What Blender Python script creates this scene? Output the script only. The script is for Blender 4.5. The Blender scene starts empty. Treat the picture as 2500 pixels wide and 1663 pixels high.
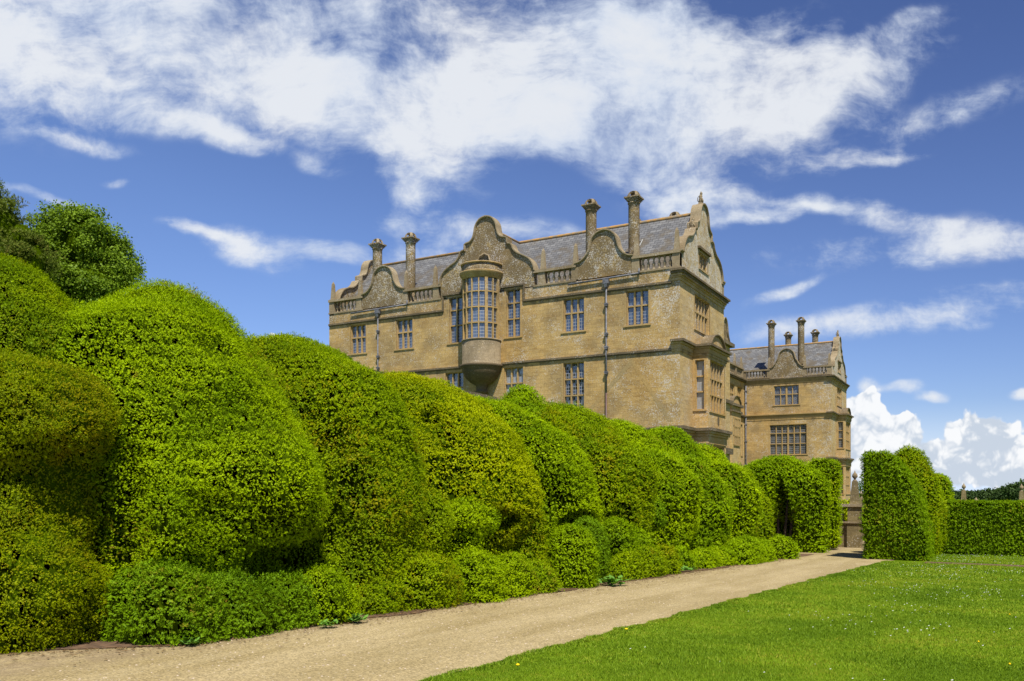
import bpy, math, random
import numpy as np
from mathutils import Vector, Matrix
rng = np.random.default_rng(7)
random.seed(7)
R = math.radians
sc = bpy.context.scene
COL = sc.collection

# ------------------------------------------------------------------ camera
VX, VY = -.4955, .8686                       # horizontal view direction
cam_d = bpy.data.cameras.new('camera'); cam = bpy.data.objects.new('camera', cam_d); COL.objects.link(cam)
cam.location = (0, 0, 1.6)
cam.rotation_euler = (R(90), 0, math.atan2(-VX, VY))
cam_d.sensor_width = 36; cam_d.lens = 36*2075/2500
cam_d.shift_y = (1198-831.5)/2500
cam_d.clip_start = .1; cam_d.clip_end = 5000
sc.camera = cam

# ------------------------------------------------------------------ light
EL, AZ = R(60), math.atan2(.68, -.73)       # sun in the south-east, azimuth clockwise from +Y
sun_v = Vector((math.sin(AZ)*math.cos(EL), math.cos(AZ)*math.cos(EL), math.sin(EL)))
sd = bpy.data.lights.new('sun', 'SUN'); sd.energy = 4.8; sd.angle = R(.5); sd.color = (1, .95, .86)
so = bpy.data.objects.new('sun', sd); COL.objects.link(so)
so.rotation_euler = sun_v.to_track_quat('Z', 'Y').to_euler()
sc.view_settings.view_transform = 'Standard'; sc.view_settings.look = 'None'
sc.view_settings.exposure = .55; sc.view_settings.gamma = 1

class NT:
    """tiny node helper"""
    def __init__(s, tree): s.t = tree; s.n = tree.nodes; s.l = tree.links
    def node(s, typ, **k):
        n = s.n.new(typ)
        for a, b in k.items(): setattr(n, a, b)
        return n
    def put(s, sock, v):
        if isinstance(v, bpy.types.NodeSocket): s.l.new(v, sock)
        elif v is not None: sock.default_value = v
    def m(s, op, a, b=None, c=None, clamp=False):
        n = s.node('ShaderNodeMath', operation=op, use_clamp=clamp)
        for i, v in enumerate((a, b, c)):
            if v is not None: s.put(n.inputs[i], v)
        return n.outputs[0]
    def vm(s, op, a, b=None):
        n = s.node('ShaderNodeVectorMath', operation=op)
        s.put(n.inputs[0], a)
        if b is not None: s.put(n.inputs[1], b)
        return n.outputs['Value' if op in ('LENGTH', 'DOT_PRODUCT') else 0]
    def rng(s, v, a, b, c=0., d=1., t='SMOOTHSTEP'):
        n = s.node('ShaderNodeMapRange', interpolation_type=t)
        for i, x in enumerate((v, a, b, c, d)): s.put(n.inputs[i], x)
        return n.outputs[0]
    def noise(s, vec, scale, detail=4, rough=.55, dist=0., dim='3D'):
        n = s.node('ShaderNodeTexNoise', noise_dimensions=dim)
        s.put(n.inputs['Vector'], vec); n.inputs['Scale'].default_value = scale
        n.inputs['Detail'].default_value = detail; n.inputs['Roughness'].default_value = rough
        n.inputs['Distortion'].default_value = dist
        return n.outputs[0]
    def mix(s, f, a, b, mode='MIX'):
        n = s.node('ShaderNodeMix', data_type='RGBA', blend_type=mode)
        s.put(n.inputs[0], f)
        for i, v in ((6, a), (7, b)):
            if isinstance(v, tuple) and len(v) == 3: v = v+(1,)
            s.put(n.inputs[i], v)
        return n.outputs[2]
    def comb(s, x, y, z=0.):
        n = s.node('ShaderNodeCombineXYZ')
        for i, v in enumerate((x, y, z)): s.put(n.inputs[i], v)
        return n.outputs[0]
    def sep(s, v):
        n = s.node('ShaderNodeSeparateXYZ'); s.put(n.inputs[0], v); return n.outputs
    def mapping(s, v, loc=(0,0,0), rot=(0,0,0), scale=(1,1,1)):
        n = s.node('ShaderNodeMapping'); s.put(n.inputs[0], v)
        n.inputs[1].default_value = loc; n.inputs[2].default_value = rot; n.inputs[3].default_value = scale
        return n.outputs[0]
    def bump(s, h, strength=.5, dist=.02):
        n = s.node('ShaderNodeBump'); s.put(n.inputs['Height'], h)
        n.inputs['Strength'].default_value = strength; n.inputs['Distance'].default_value = dist
        return n.outputs[0]

# ------------------------------------------------------------------ sky
w = bpy.data.worlds.new('World'); sc.world = w; w.use_nodes = True; w.cycles.sampling_method = 'NONE'
w.node_tree.nodes.clear(); N = NT(w.node_tree)
sky = N.node('ShaderNodeTexSky', sky_type='NISHITA', sun_disc=False, sun_elevation=EL, sun_rotation=AZ)
sky.air_density = 1.0; sky.dust_density = .35; sky.ozone_density = 3.0
tc = N.node('ShaderNodeTexCoord').outputs['Generated']
dv = N.vm('DOT_PRODUCT', tc, (VX, VY, 0)); dr = N.vm('DOT_PRODUCT', tc, (VY, -VX, 0)); dz = N.sep(tc)[2]
den = N.m('MAXIMUM', N.m('ABSOLUTE', dv), .15)
P = N.comb(N.m('DIVIDE', dr, den), N.m('DIVIDE', dz, den))
warp = N.node('ShaderNodeTexNoise', noise_dimensions='2D'); N.put(warp.inputs[0], P); warp.inputs['Scale'].default_value = 5; warp.inputs['Detail'].default_value = 4
wv = N.vm('SUBTRACT', warp.outputs['Color'], (.5, .5, .5))
P2 = N.vm('ADD', P, N.vm('MULTIPLY', wv, (.075, .060, 0)))
def blob(vec, x, y, rx, ry, rot=0., wgt=1., soft=0., edge=1.55):
    p, q = (x-1178.5)/1956, (1129-y)/1956
    v = N.vm('SUBTRACT', vec, (p, q, 0))
    v = N.mapping(v, rot=(0, 0, R(-rot)))
    v = N.vm('MULTIPLY', v, (1956/rx, 1956/ry, 0))
    return N.rng(N.vm('LENGTH', v), edge, soft, 0., wgt)
def total(L, vec, cap=1.0):
    acc = None
    for b in L:
        o = blob(vec, *b); acc = o if acc is None else N.m('ADD', acc, o)
    return N.m('MINIMUM', acc, cap)
HIGH = [(40,70,330,210,0,1.),(330,150,330,120,-8,.85),(250,-20,420,60,0,.8),(620,110,200,90,-15,.52),(700,215,260,90,-18,.78),(900,300,230,95,-28,.85),(850,30,300,60,0,.6),(1010,230,200,120,-10,.72),
        (1240,120,360,190,0,1.),(1250,300,200,60,0,.75),(1430,180,200,120,0,.8),(1650,170,300,150,0,1.),(1850,230,180,110,20,.85),(1560,380,210,120,-20,.9),(1630,470,120,60,0,.8),(950,400,100,80,-20,.85),(930,455,50,30,0,.6),
        (250,262,300,34,-8,.5),(520,305,130,24,-10,.72),(180,322,120,18,-8,.6),(470,535,100,18,-14,.6),(570,575,130,40,-18,.85),(740,590,110,28,-12,.75),(1110,535,200,40,-6,.75),(1000,585,150,34,0,.55),(900,520,60,30,0,.4),
        (2010,490,190,30,-12,.62),(1880,470,110,12,-10,.34),(2060,590,330,44,4,.56),(2260,715,260,44,8,.66),(1980,765,300,30,2,.58),(2290,555,160,44,-8,.45),(1760,500,200,18,8,.5),(1800,690,110,16,16,.5),
        (2080,110,150,56,24,.40),(2090,60,110,30,20,.4),(2110,275,260,44,22,.42),(1960,360,130,30,10,.5),(2060,350,90,18,10,.45),(740,370,60,22,-20,.4),(60,455,130,16,-14,.62),(270,410,40,12,0,.3),(2085,888,40,14,0,.55),(2145,908,36,12,0,.55),(2005,888,30,22,0,.65),(2345,918,34,14,0,.65)]
S = total(HIGH, P2)
n1 = N.noise(N.mapping(P2, rot=(0, 0, R(14)), scale=(1, 1.45, 1)), 5.6, 6, .60, 0., '2D')
n2 = N.noise(N.mapping(P2, rot=(0, 0, R(-10)), scale=(.9, 1.25, 1)), 19, 5, .66, 0., '2D')
n3 = N.noise(N.mapping(P2, rot=(0, 0, R(24)), scale=(.35, 1.9, 1)), 30, 3, .75, 0., '2D')
nn = N.m('ADD', N.m('ADD', N.m('MULTIPLY', n1, 2.2), N.m('MULTIPLY', n2, 1.3)), N.m('MULTIPLY', n3, .38))
v = N.m('ADD', S, N.m('SUBTRACT', nn, 1.885))
dens = N.rng(v, -.02, 1.22, 0., 1., 'SMOOTHSTEP')
dens = N.m('MULTIPLY', dens, N.rng(S, .0, .30))
thick = N.rng(N.m('ADD', N.m('MULTIPLY', v, .55), N.noise(P2, 4.2, 3, .55, 0., '2D')), .62, 1.25)
hcol = N.mix(thick, (.44, .50, .60), (.57, .59, .62))
# low cumulus near the horizon
LOW = [(1972,945,44,46),(2010,935,36,40),(1990,990,60,46),(2070,965,30,22),(2095,985,40,30),(2050,1010,60,40),(2195,985,30,26),(2235,965,34,28),(2285,985,40,36),(2240,1015,60,30),(2340,1025,50,34),(2330,985,30,18),(2140,1035,70,26),(2180,1080,280,44,0,1.),(2010,1070,120,50),(2330,1085,140,40),
       (645,773,17,8)]
def worley(vec, scale):
    n = N.node('ShaderNodeTexVoronoi', feature='F1', voronoi_dimensions='2D'); N.put(n.inputs['Vector'], vec); n.inputs['Scale'].default_value = scale
    n.inputs['Detail'].default_value = 2; n.inputs['Roughness'].default_value = .55
    return n.outputs['Distance']
warp2 = N.node('ShaderNodeTexNoise', noise_dimensions='2D'); N.put(warp2.inputs[0], P); warp2.inputs['Scale'].default_value = 26; warp2.inputs['Detail'].default_value = 2.5
P3 = N.vm('ADD', P, N.vm('MULTIPLY', N.vm('SUBTRACT', warp2.outputs['Color'], (.5, .5, .5)), (.022, .022, 0)))
SL = total(LOW, P3, 1.3)
bil = worley(P3, 52)                                   # rounded billows
vl = N.m('SUBTRACT', SL, N.m('MULTIPLY', bil, .42))
ldens = N.rng(vl, .0, .27)
puff = N.noise(P3, 17, 4, .55, 0., '2D')
hgt = N.m('DIVIDE', N.sep(P)[1], .12)
lit = N.rng(N.m('ADD', N.m('SUBTRACT', N.m('MULTIPLY', puff, 1.7), N.m('MULTIPLY', bil, .55)), N.m('MULTIPLY', hgt, .50)), .42, .88)
lcol = N.mix(lit, (.40, .45, .52), (.67, .675, .68))
ldens = N.m('MULTIPLY', ldens, .96)
pol = N.rng(N.m('ADD', N.m('MULTIPLY', dr, .55), dz), .12, .95, 1., .50, 'LINEAR')   # polarised: deeper blue high up and to the right
skyc = N.mix(1., N.mix(1., sky.outputs[0], (.65, .705, .925), 'MULTIPLY'), N.comb(pol, pol, N.m('ADD', N.m('MULTIPLY', pol, .8), .2)), 'MULTIPLY')
skyc = N.mix(N.rng(dz, .0, .10, 1., 0.), skyc, (4.6, 5.5, 6.9))
bg1 = N.node('ShaderNodeBackground'); N.put(bg1.inputs[0], skyc); bg1.inputs[1].default_value = .105
bg2 = N.node('ShaderNodeBackground'); N.put(bg2.inputs[0], N.mix(ldens, hcol, lcol)); bg2.inputs[1].default_value = 1.
mx = N.node('ShaderNodeMixShader')
cov = N.m('MAXIMUM', N.m('MULTIPLY', dens, .93), ldens)
cov = N.m('MULTIPLY', cov, N.rng(dz, -.02, 0.))
N.put(mx.inputs[0], cov); N.l.new(bg1.outputs[0], mx.inputs[1]); N.l.new(bg2.outputs[0], mx.inputs[2])
N.l.new(mx.outputs[0], N.node('ShaderNodeOutputWorld').inputs[0])

# ------------------------------------------------------------------ materials
def new_mat(name):
    m = bpy.data.materials.new(name); m.use_nodes = True; m.node_tree.nodes.clear(); return m, NT(m.node_tree)
def finish(N, col, rough=.9, normal=None, spec=.2, **k):
    p = N.node('ShaderNodeBsdfPrincipled')
    if isinstance(col, tuple) and len(col) == 3: col = col+(1,)
    N.put(p.inputs['Base Color'], col); N.put(p.inputs['Roughness'], rough); N.put(p.inputs['Specular IOR Level'], spec)
    if normal is not None: N.put(p.inputs['Normal'], normal)
    for a, b in k.items(): N.put(p.inputs[a.replace('_', ' ')], b)
    N.l.new(p.outputs[0], N.node('ShaderNodeOutputMaterial').inputs[0])
def wpos(N): return N.node('ShaderNodeNewGeometry').outputs['Position']

def stone_mat(name, c1, c2, grime=0., lichen=.5, course=True, dark=(.12,.09,.05), zgrime=True):
    m, N = new_mat(name); P = wpos(N); x, y, z = N.sep(P)
    big = N.noise(P, .45, 4, .6); fine = N.noise(P, 9, 5, .7)
    col = N.mix(N.rng(big, .40, .60), c1, c2)
    if zgrime: col = N.mix(N.rng(N.noise(N.mapping(P, scale=(1, 1, .7)), .28, 3, .55), .5, .66, 0., .55), col, (.56,.35,.115))
    hor = N.noise(N.mapping(P, scale=(.8, .8, 5)), 1.3, 4, .6)
    col = N.mix(N.rng(hor, .5, .72, 0., .45), col, (.36, .21, .07) if zgrime else tuple(v*.75 for v in c2))
    h = fine
    if course:
        b = N.node('ShaderNodeTexBrick'); N.put(b.inputs['Vector'], N.comb(N.m('ADD', x, y), z))
        b.inputs['Scale'].default_value = 1; b.inputs['Brick Width'].default_value = .62; b.inputs['Row Height'].default_value = .27
        b.inputs['Mortar Size'].default_value = .012; b.inputs['Mortar Smooth'].default_value = .3; b.inputs['Bias'].default_value = -.1
        b.inputs['Color1'].default_value = (.74,.72,.70,1); b.inputs['Color2'].default_value = (1.12,1.1,1.06,1); b.inputs['Mortar'].default_value = (.52,.49,.46,1)
        col = N.mix(.60, col, N.mix(1., col, b.outputs[0], 'MULTIPLY'))
    col = N.mix(N.rng(fine, .3, .75, .0, .5), N.mix(1., col, (.68,.66,.62), 'MULTIPLY'), N.mix(1., col, (1.15,1.14,1.1), 'MULTIPLY'))
    g = N.m('ADD', grime, N.m('MULTIPLY', N.m('SUBTRACT', N.noise(P, .9, 5, .65), .5), 1.1))
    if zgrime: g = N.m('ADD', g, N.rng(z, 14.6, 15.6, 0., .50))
    st = N.noise(N.mapping(P, scale=(3.2, 3.2, .22)), 1.0, 5, .65)
    g = N.m('ADD', g, N.rng(st, .52, .68, 0., .30))
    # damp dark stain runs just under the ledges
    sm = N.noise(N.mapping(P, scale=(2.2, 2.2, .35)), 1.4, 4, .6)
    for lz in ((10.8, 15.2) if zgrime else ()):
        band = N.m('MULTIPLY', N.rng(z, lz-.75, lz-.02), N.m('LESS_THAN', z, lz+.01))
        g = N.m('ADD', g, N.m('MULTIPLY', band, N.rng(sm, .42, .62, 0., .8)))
    col = N.mix(N.rng(g, .12, .78, 0., .88), col, N.mix(fine, dark, N.mix(1., c2+(1,), (.62,.60,.55), 'MULTIPLY')))
    if lichen:
        v = N.noise(P, 12.5, 6, .82); patch = N.noise(P, .7, 3, .6)
        corner = N.rng(x, -20.8, -18.0, 0., .055)
        thr = N.m('SUBTRACT', .645 - .035*lichen, N.m('MULTIPLY', N.m('SUBTRACT', patch, .5), .30))
        if zgrime: thr = N.m('SUBTRACT', N.m('SUBTRACT', thr, N.rng(z, 14.8, 16., 0., .045)), corner)
        lf = N.rng(N.m('SUBTRACT', v, thr), 0., .035, 0., .85)
        lc = N.mix(N.rng(N.noise(P, 3.1, 2), .46, .66), (.54, .50, .44), (.46, .33, .12))
        lc = N.mix(N.rng(N.noise(P, 11, 2), .5, .7), lc, (.56, .54, .50))
        col = N.mix(lf, col, lc)
    finish(N, col, .93, N.bump(h, .55, .03), .1)
    return m
M = {}
M['stone'] = stone_mat('ham_stone', (.60,.42,.18), (.43,.31,.15), -.05, 2.2)
M['stone_end'] = stone_mat('ham_stone_smooth', (.66,.475,.215), (.60,.45,.24), -.30, 1.2, course=True)
M['gable_stone'] = stone_mat('lichened_stone', (.35,.255,.125), (.27,.205,.11), .12, 1.9)
M['gable_pale'] = stone_mat('pale_lichened_stone', (.50,.40,.25), (.44,.37,.26), -.62, 2.0)
M['trim'] = stone_mat('moulded_stone', (.52,.365,.165), (.44,.31,.145), -.2, .5, course=False)
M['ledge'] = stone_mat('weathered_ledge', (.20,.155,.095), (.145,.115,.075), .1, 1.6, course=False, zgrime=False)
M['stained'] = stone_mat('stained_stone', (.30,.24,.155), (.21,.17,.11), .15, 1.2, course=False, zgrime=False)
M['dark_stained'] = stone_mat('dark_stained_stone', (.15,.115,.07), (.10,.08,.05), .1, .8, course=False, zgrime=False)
M['scar'] = stone_mat('scar_mortar', (.44,.33,.165), (.38,.29,.15), 0., .6, course=False)
M['coping'] = stone_mat('coping_stone', (.36,.29,.185), (.26,.20,.12), 0., 1.6, course=False, zgrime=False)
M['old_stone'] = stone_mat('old_wall_stone', (.31,.25,.125), (.235,.19,.10), .02, 1.3, course=True, zgrime=False)

def slate_mat():
    m, N = new_mat('slate'); P = wpos(N); x, y, z = N.sep(P)
    b = N.node('ShaderNodeTexBrick'); N.put(b.inputs['Vector'], N.comb(N.m('ADD', x, N.m('MULTIPLY', y, .0)), N.m('MULTIPLY', z, 1.42)))
    b.inputs['Scale'].default_value = 1; b.inputs['Brick Width'].default_value = .46; b.inputs['Row Height'].default_value = .30
    b.inputs['Mortar Size'].default_value = .016; b.inputs['Color1'].default_value = (.10,.10,.10,1); b.inputs['Color2'].default_value = (.17,.17,.165,1); b.inputs['Mortar'].default_value = (.035,.035,.035,1)  # near-black joints paint the shadow lines between slates
    pt = N.noise(P, .8, 5, .65)
    col = N.mix(N.rng(N.m('SUBTRACT', pt, N.m('MULTIPLY', N.m('SUBTRACT', z, 18.2), .045)), .40, .62, 0., .85), b.outputs[0], (.10, .08, .05))
    col = N.mix(N.rng(N.noise(P, 5, 4, .7), .62, .70, 0., .6), col, (.36, .35, .30))
    row = N.m('FRACT', N.m('DIVIDE', N.m('MULTIPLY', z, 1.42), .30))
    finish(N, col, .55, N.bump(N.m('SUBTRACT', 1., row), .8, .05), .35)
    return m
M['slate'] = slate_mat()
def simple(name, c1, c2, sc_=4, rough=.8, spec=.2, b=.3, bd=.01, **k):
    m, N = new_mat(name); P = wpos(N); n = N.noise(P, sc_, 5, .65)
    finish(N, N.mix(N.rng(n, .35, .65), c1, c2), rough, N.bump(n, b, bd), spec, **k); return m
M['ridge'] = simple('ridge_tile', (.40,.22,.06), (.22,.18,.12), 3, .9)
M['lead'] = simple('lead', (.075,.075,.085), (.17,.17,.18), 5, .55, .4)
M['iron'] = simple('brown_painted_iron', (.075,.045,.04), (.11,.06,.05), 4, .5, .4)
M['ladder'] = simple('ladder_metal', (.42,.42,.40), (.35,.36,.33), 6, .5, .4)
M['bark'] = simple('bark', (.10,.07,.045), (.05,.038,.025), 9, .95, .1, .8, .03)
M['soil'] = simple('soil', (.16,.10,.06), (.09,.06,.04), 7, .98, .05, .9, .03)
def glass_mat(name, base, curtain=False, diamond=False, cell=(.165, .235)):
    m, N = new_mat(name); P = wpos(N); x, y, z = N.sep(P); u = N.m('ADD', x, y)
    if diamond:
        a = N.m('ADD', N.m('MULTIPLY', u, 1.5), z); b_ = N.m('SUBTRACT', N.m('MULTIPLY', u, 1.5), z); c = (.17, .17)
    else: a, b_, c = u, z, cell
    def line(v, s): return N.m('LESS_THAN', N.m('ABSOLUTE', N.m('SUBTRACT', N.m('FRACT', N.m('DIVIDE', v, s)), .5)), .022/s/2+.035)
    L = N.m('MAXIMUM', line(a, c[0]), line(b_, c[1]))
    cellid = N.comb(N.m('FLOOR', N.m('ADD', N.m('DIVIDE', a, c[0]), .5)), N.m('FLOOR', N.m('ADD', N.m('DIVIDE', b_, c[1]), .5)))
    wn = N.node('ShaderNodeTexWhiteNoise', noise_dimensions='3D'); N.put(wn.inputs[0], cellid)
    tilt = N.vm('MULTIPLY', N.vm('SUBTRACT', wn.outputs['Color'], (.5,.5,.5)), (.10,.10,.10))
    geo = N.node('ShaderNodeNewGeometry')
    nrm = N.vm('NORMALIZE', N.vm('ADD', geo.outputs['Normal'], tilt))
    big = N.noise(P, .9, 3)
    col = N.mix(N.rng(big, .35, .65), base, tuple(v*.55 for v in base))
    if curtain:
        fold = N.noise(N.mapping(P, scale=(6, 6, .3)), 2.2, 3)
        col = N.mix(N.rng(fold, .35, .65), (.20,.20,.20), (.34,.34,.33))
    col = N.mix(L, col, (.22,.23,.25))
    finish(N, col, N.m('ADD', .06, N.m('MULTIPLY', L, .5)), nrm, .9, IOR=1.75)
    return m
M['glass'] = glass_mat('leaded_glass', (.045,.075,.14))  # blue base colour carries the reflected sky
M['glass_dark'] = glass_mat('dark_leaded_glass', (.018,.02,.022))
M['glass_curtain'] = glass_mat('curtained_glass', (.2,.2,.2), curtain=True)
M['glass_lattice'] = glass_mat('lattice_glass', (.06,.065,.075), diamond=True)

def leaf_mat(name, ca, cb, bronze=(.28,.16,.02), bz=0., patch=.9, trans=.17, gloss=.004, rough=.5):
    """ca/cb leaf greens; bz = share of bronze young shoots"""
    m, N = new_mat(name); P = wpos(N)
    at = N.node('ShaderNodeAttribute', attribute_name='tint').outputs['Fac']
    n = N.noise(P, patch, 3, .6); n2 = N.noise(P, 4.0, 3, .7)
    f = N.m('ADD', N.m('MULTIPLY', at, .24), N.m('ADD', N.m('MULTIPLY', n, .9), -.07))
    col = N.mix(N.rng(f, .15, .75), ca, cb)
    if bz > 0:
        g = N.m('ADD', N.m('ADD', n2, N.m('MULTIPLY', N.noise(P, .55, 2), 1.0)), N.m('MULTIPLY', at, .38))
        col = N.mix(N.rng(g, 1.45-bz*.55, 1.75-bz*.55, 0., .85), col, bronze)
    d = N.node('ShaderNodeBsdfDiffuse'); N.put(d.inputs[0], col)
    t = N.node('ShaderNodeBsdfTranslucent'); N.put(t.inputs[0], N.mix(1., col, (1.25,1.25,.4), 'MULTIPLY'))
    gl = N.node('ShaderNodeBsdfGlossy'); gl.inputs['Roughness'].default_value = rough; gl.inputs[0].default_value = (1,1,1,1)
    m1 = N.node('ShaderNodeMixShader'); m1.inputs[0].default_value = trans; N.l.new(d.outputs[0], m1.inputs[1]); N.l.new(t.outputs[0], m1.inputs[2])
    m2 = N.node('ShaderNodeMixShader'); m2.inputs[0].default_value = gloss; N.l.new(m1.outputs[0], m2.inputs[1]); N.l.new(gl.outputs[0], m2.inputs[2])
    N.l.new(m2.outputs[0], N.node('ShaderNodeOutputMaterial').inputs[0])
    return m
M['core'] = simple('core_shade', (.045,.075,.001), (.022,.036,.001), 6, 1., 0.)  # inner-leaf green with the shade of the crevices put into the colour
M['yew_green'] = leaf_mat('yew_green', (.10,.19,.001), (.28,.41,.0012), bz=.12)
M['yew_fresh'] = leaf_mat('yew_fresh', (.12,.22,.001), (.34,.46,.0012), bz=.12)
M['yew_olive'] = leaf_mat('yew_olive', (.10,.18,.001), (.28,.375,.001), (.29,.24,.003), bz=.40)
M['yew_lime'] = leaf_mat('yew_lime', (.16,.225,.001), (.40,.45,.001), (.37,.33,.003), bz=.32)
M['yew_bronze'] = leaf_mat('yew_bronze', (.10,.16,.001), (.26,.31,.001), (.27,.235,.003), bz=.36)
M['yew_dark'] = leaf_mat('yew_dark', (.070,.140,.002), (.165,.285,.004), bz=.1)
M['yew_clipped'] = leaf_mat('yew_clipped', (.07,.14,.001), (.20,.32,.002), bz=.18)
M['maple'] = leaf_mat('maple_leaf', (.068,.125,.006), (.18,.275,.016), bz=0., trans=.25, rough=.5, gloss=.006)
M['conifer'] = leaf_mat('conifer_leaf', (.05,.085,.010), (.15,.19,.025), (.20,.17,.04), bz=.4, trans=.2)
M['far_leaf'] = leaf_mat('distant_leaf', (.030,.055,.018), (.065,.11,.028), bz=0., trans=.2)
M['weed'] = leaf_mat('weed_leaf', (.09,.20,.03), (.16,.32,.05), bz=0.)
M['grass'] = leaf_mat('grass_blade', (.11,.20,.010), (.24,.35,.020), (.30,.31,.03), bz=.42, patch=.55, trans=.3)

# ------------------------------------------------------------------ mesh helpers
def tag(o, label=None, cat=None, group=None, kind=None):
    for k, v in (('label', label), ('category', cat), ('group', group), ('kind', kind)):
        if v: o[k] = v
    return o
def link(o, parent=None):
    COL.objects.link(o)
    if parent is not None: o.parent = parent
    return o
def thing(name, label, cat, loc=(0,0,0), group=None):
    o = bpy.data.objects.new(name, None); o.empty_display_size = .3; COL.objects.link(o); o.location = loc
    return tag(o, label, cat, group)
class MB:
    def __init__(s): s.v = []; s.f = []; s.sm = []
    def add(s, vs, fs, smooth=False):
        b = len(s.v); s.v += [tuple(p) for p in vs]; s.f += [tuple(b+i for i in f) for f in fs]; s.sm += [smooth]*len(fs)
    def quad(s, *p): s.add(p, [tuple(range(len(p)))])
    def box(s, x0, x1, y0, y1, z0, z1):
        s.add([(x,y,z) for z in (z0,z1) for y in (y0,y1) for x in (x0,x1)], [(0,2,3,1),(4,5,7,6),(0,1,5,4),(2,6,7,3),(0,4,6,2),(1,3,7,5)])
    def taper(s, x, y, z0, z1, a, b, tip=0.):
        q = [(x-a,y-a,z0),(x+a,y-a,z0),(x+a,y+a,z0),(x-a,y+a,z0),(x-b,y-b,z1),(x+b,y-b,z1),(x+b,y+b,z1),(x-b,y+b,z1)]
        fs = [(0,3,2,1),(0,1,5,4),(1,2,6,5),(2,3,7,6),(3,0,4,7)]
        if tip: q.append((x,y,z1+tip)); fs += [(4,5,8),(5,6,8),(6,7,8),(7,4,8)]
        else: fs.append((4,5,6,7))
        s.add(q, fs)
    def lathe(s, x, y, prof, n=16, a0=0., a1=2*math.pi, smooth=True):
        full = abs(a1-a0-2*math.pi) < 1e-6; k = n if full else n+1
        vs = [(x+r*math.cos(a0+(a1-a0)*i/n), y+r*math.sin(a0+(a1-a0)*i/n), z) for r, z in prof for i in range(k)]
        fs = [(j*k+i, j*k+(i+1)%k, (j+1)*k+(i+1)%k, (j+1)*k+i) for j in range(len(prof)-1) for i in range(n)]
        s.add(vs, fs, smooth)
    def tube(s, pts, rad, n=8):
        pts = [Vector(p) for p in pts]
        if not hasattr(rad, '__len__'): rad = [rad]*len(pts)
        vs = []; 
        for i, p in enumerate(pts):
            t = (pts[min(i+1, len(pts)-1)]-pts[max(i-1, 0)]).normalized()
            a = t.cross(Vector((0,0,1)) if abs(t.z) < .9 else Vector((1,0,0))).normalized(); b = t.cross(a)
            vs += [p+(a*math.cos(2*math.pi*k/n)+b*math.sin(2*math.pi*k/n))*rad[i] for k in range(n)]
        fs = [(j*n+i, j*n+(i+1)%n, (j+1)*n+(i+1)%n, (j+1)*n+i) for j in range(len(pts)-1) for i in range(n)]
        fs += [tuple(range(n))[::-1], tuple((len(pts)-1)*n+i for i in range(n))]
        s.add(vs, fs, True)
    def build(s, name, mat, parent=None, off=(0,0,0)):
        me = bpy.data.meshes.new(name)
        me.from_pydata([(a-off[0], b-off[1], c-off[2]) for a, b, c in s.v], [], s.f); me.polygons.foreach_set('use_smooth', s.sm)
        me.materials.append(mat); me.update()
        o = bpy.data.objects.new(name, me); link(o, parent)
        if off != (0,0,0): o.location = off
        return o
def np_mesh(name, V, F, mat, tint=None, parent=None, k=3):
    """V (n,3), F (m,k) arrays -> object; tint per face"""
    me = bpy.data.meshes.new(name); n, m = len(V), len(F)
    me.vertices.add(n); me.vertices.foreach_set('co', np.ascontiguousarray(V, np.float32).ravel())
    me.loops.add(m*k); me.loops.foreach_set('vertex_index', np.ascontiguousarray(F, np.int32).ravel())
    me.polygons.add(m); me.polygons.foreach_set('loop_start', np.arange(0, m*k, k, dtype=np.int32))
    me.update(calc_edges=True)
    if tint is not None:
        a = me.attributes.new('tint', 'FLOAT', 'FACE'); a.data.foreach_set('value', np.ascontiguousarray(tint, np.float32))
    me.materials.append(mat)
    o = bpy.data.objects.new(name, me); return link(o, parent)
def gz(x, y):
    """ground height: falls gently with y, then more beyond the house"""
    y = np.asarray(y, float)
    z = -.03*np.clip(y, -30, 50)
    return z-.035*np.clip(y-125, 0, 160)
def ray(px, py):
    k = (px-1250)/2075; return np.array((VX+k*VY, VY-k*VX, (1198-py)/2075))
def at(px, py, Y):
    """point seen at native photo pixel px,py at depth Y (metres)"""
    return ray(px, py)*Y+np.array((0, 0, 1.6))

# ------------------------------------------------------------------ ground
def grid_sheet(name, xs, ys, mat, dz=0., kind='structure'):
    X, Y = np.meshgrid(xs, ys); Z = gz(X, Y)+dz
    V = np.stack([X, Y, Z], -1).reshape(-1, 3); nx = len(xs)
    F = np.array([(j*nx+i, j*nx+i+1, (j+1)*nx+i+1, (j+1)*nx+i) for j in range(len(ys)-1) for i in range(nx-1)])
    return tag(np_mesh(name, V, F, mat, k=4), kind=kind)
def lawn_mat():
    m, N = new_mat('lawn'); P = wpos(N)
    n = N.noise(P, .55, 4, .6); n2 = N.noise(P, 30, 4, .8)
    col = N.mix(N.rng(n, .35, .65), (.09,.155,.003), (.15,.24,.006))
    col = N.mix(N.rng(n2, .35, .7), N.mix(1., col, (.6,.6,.6), 'MULTIPLY'), col)
    finish(N, col, .95, N.bump(n2, .6, .03), .05); return m
M['lawn'] = lawn_mat()
ys = list(np.arange(-30, 52, 4.)) + [56, 70, 90, 124, 160, 200, 285, 500, 900, 2500]
grid_sheet('ground', [-2500, -800, -300, -100, -40, -20, -10, 0, 10, 25, 60, 200, 800, 2500], ys, M['lawn'])
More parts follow.
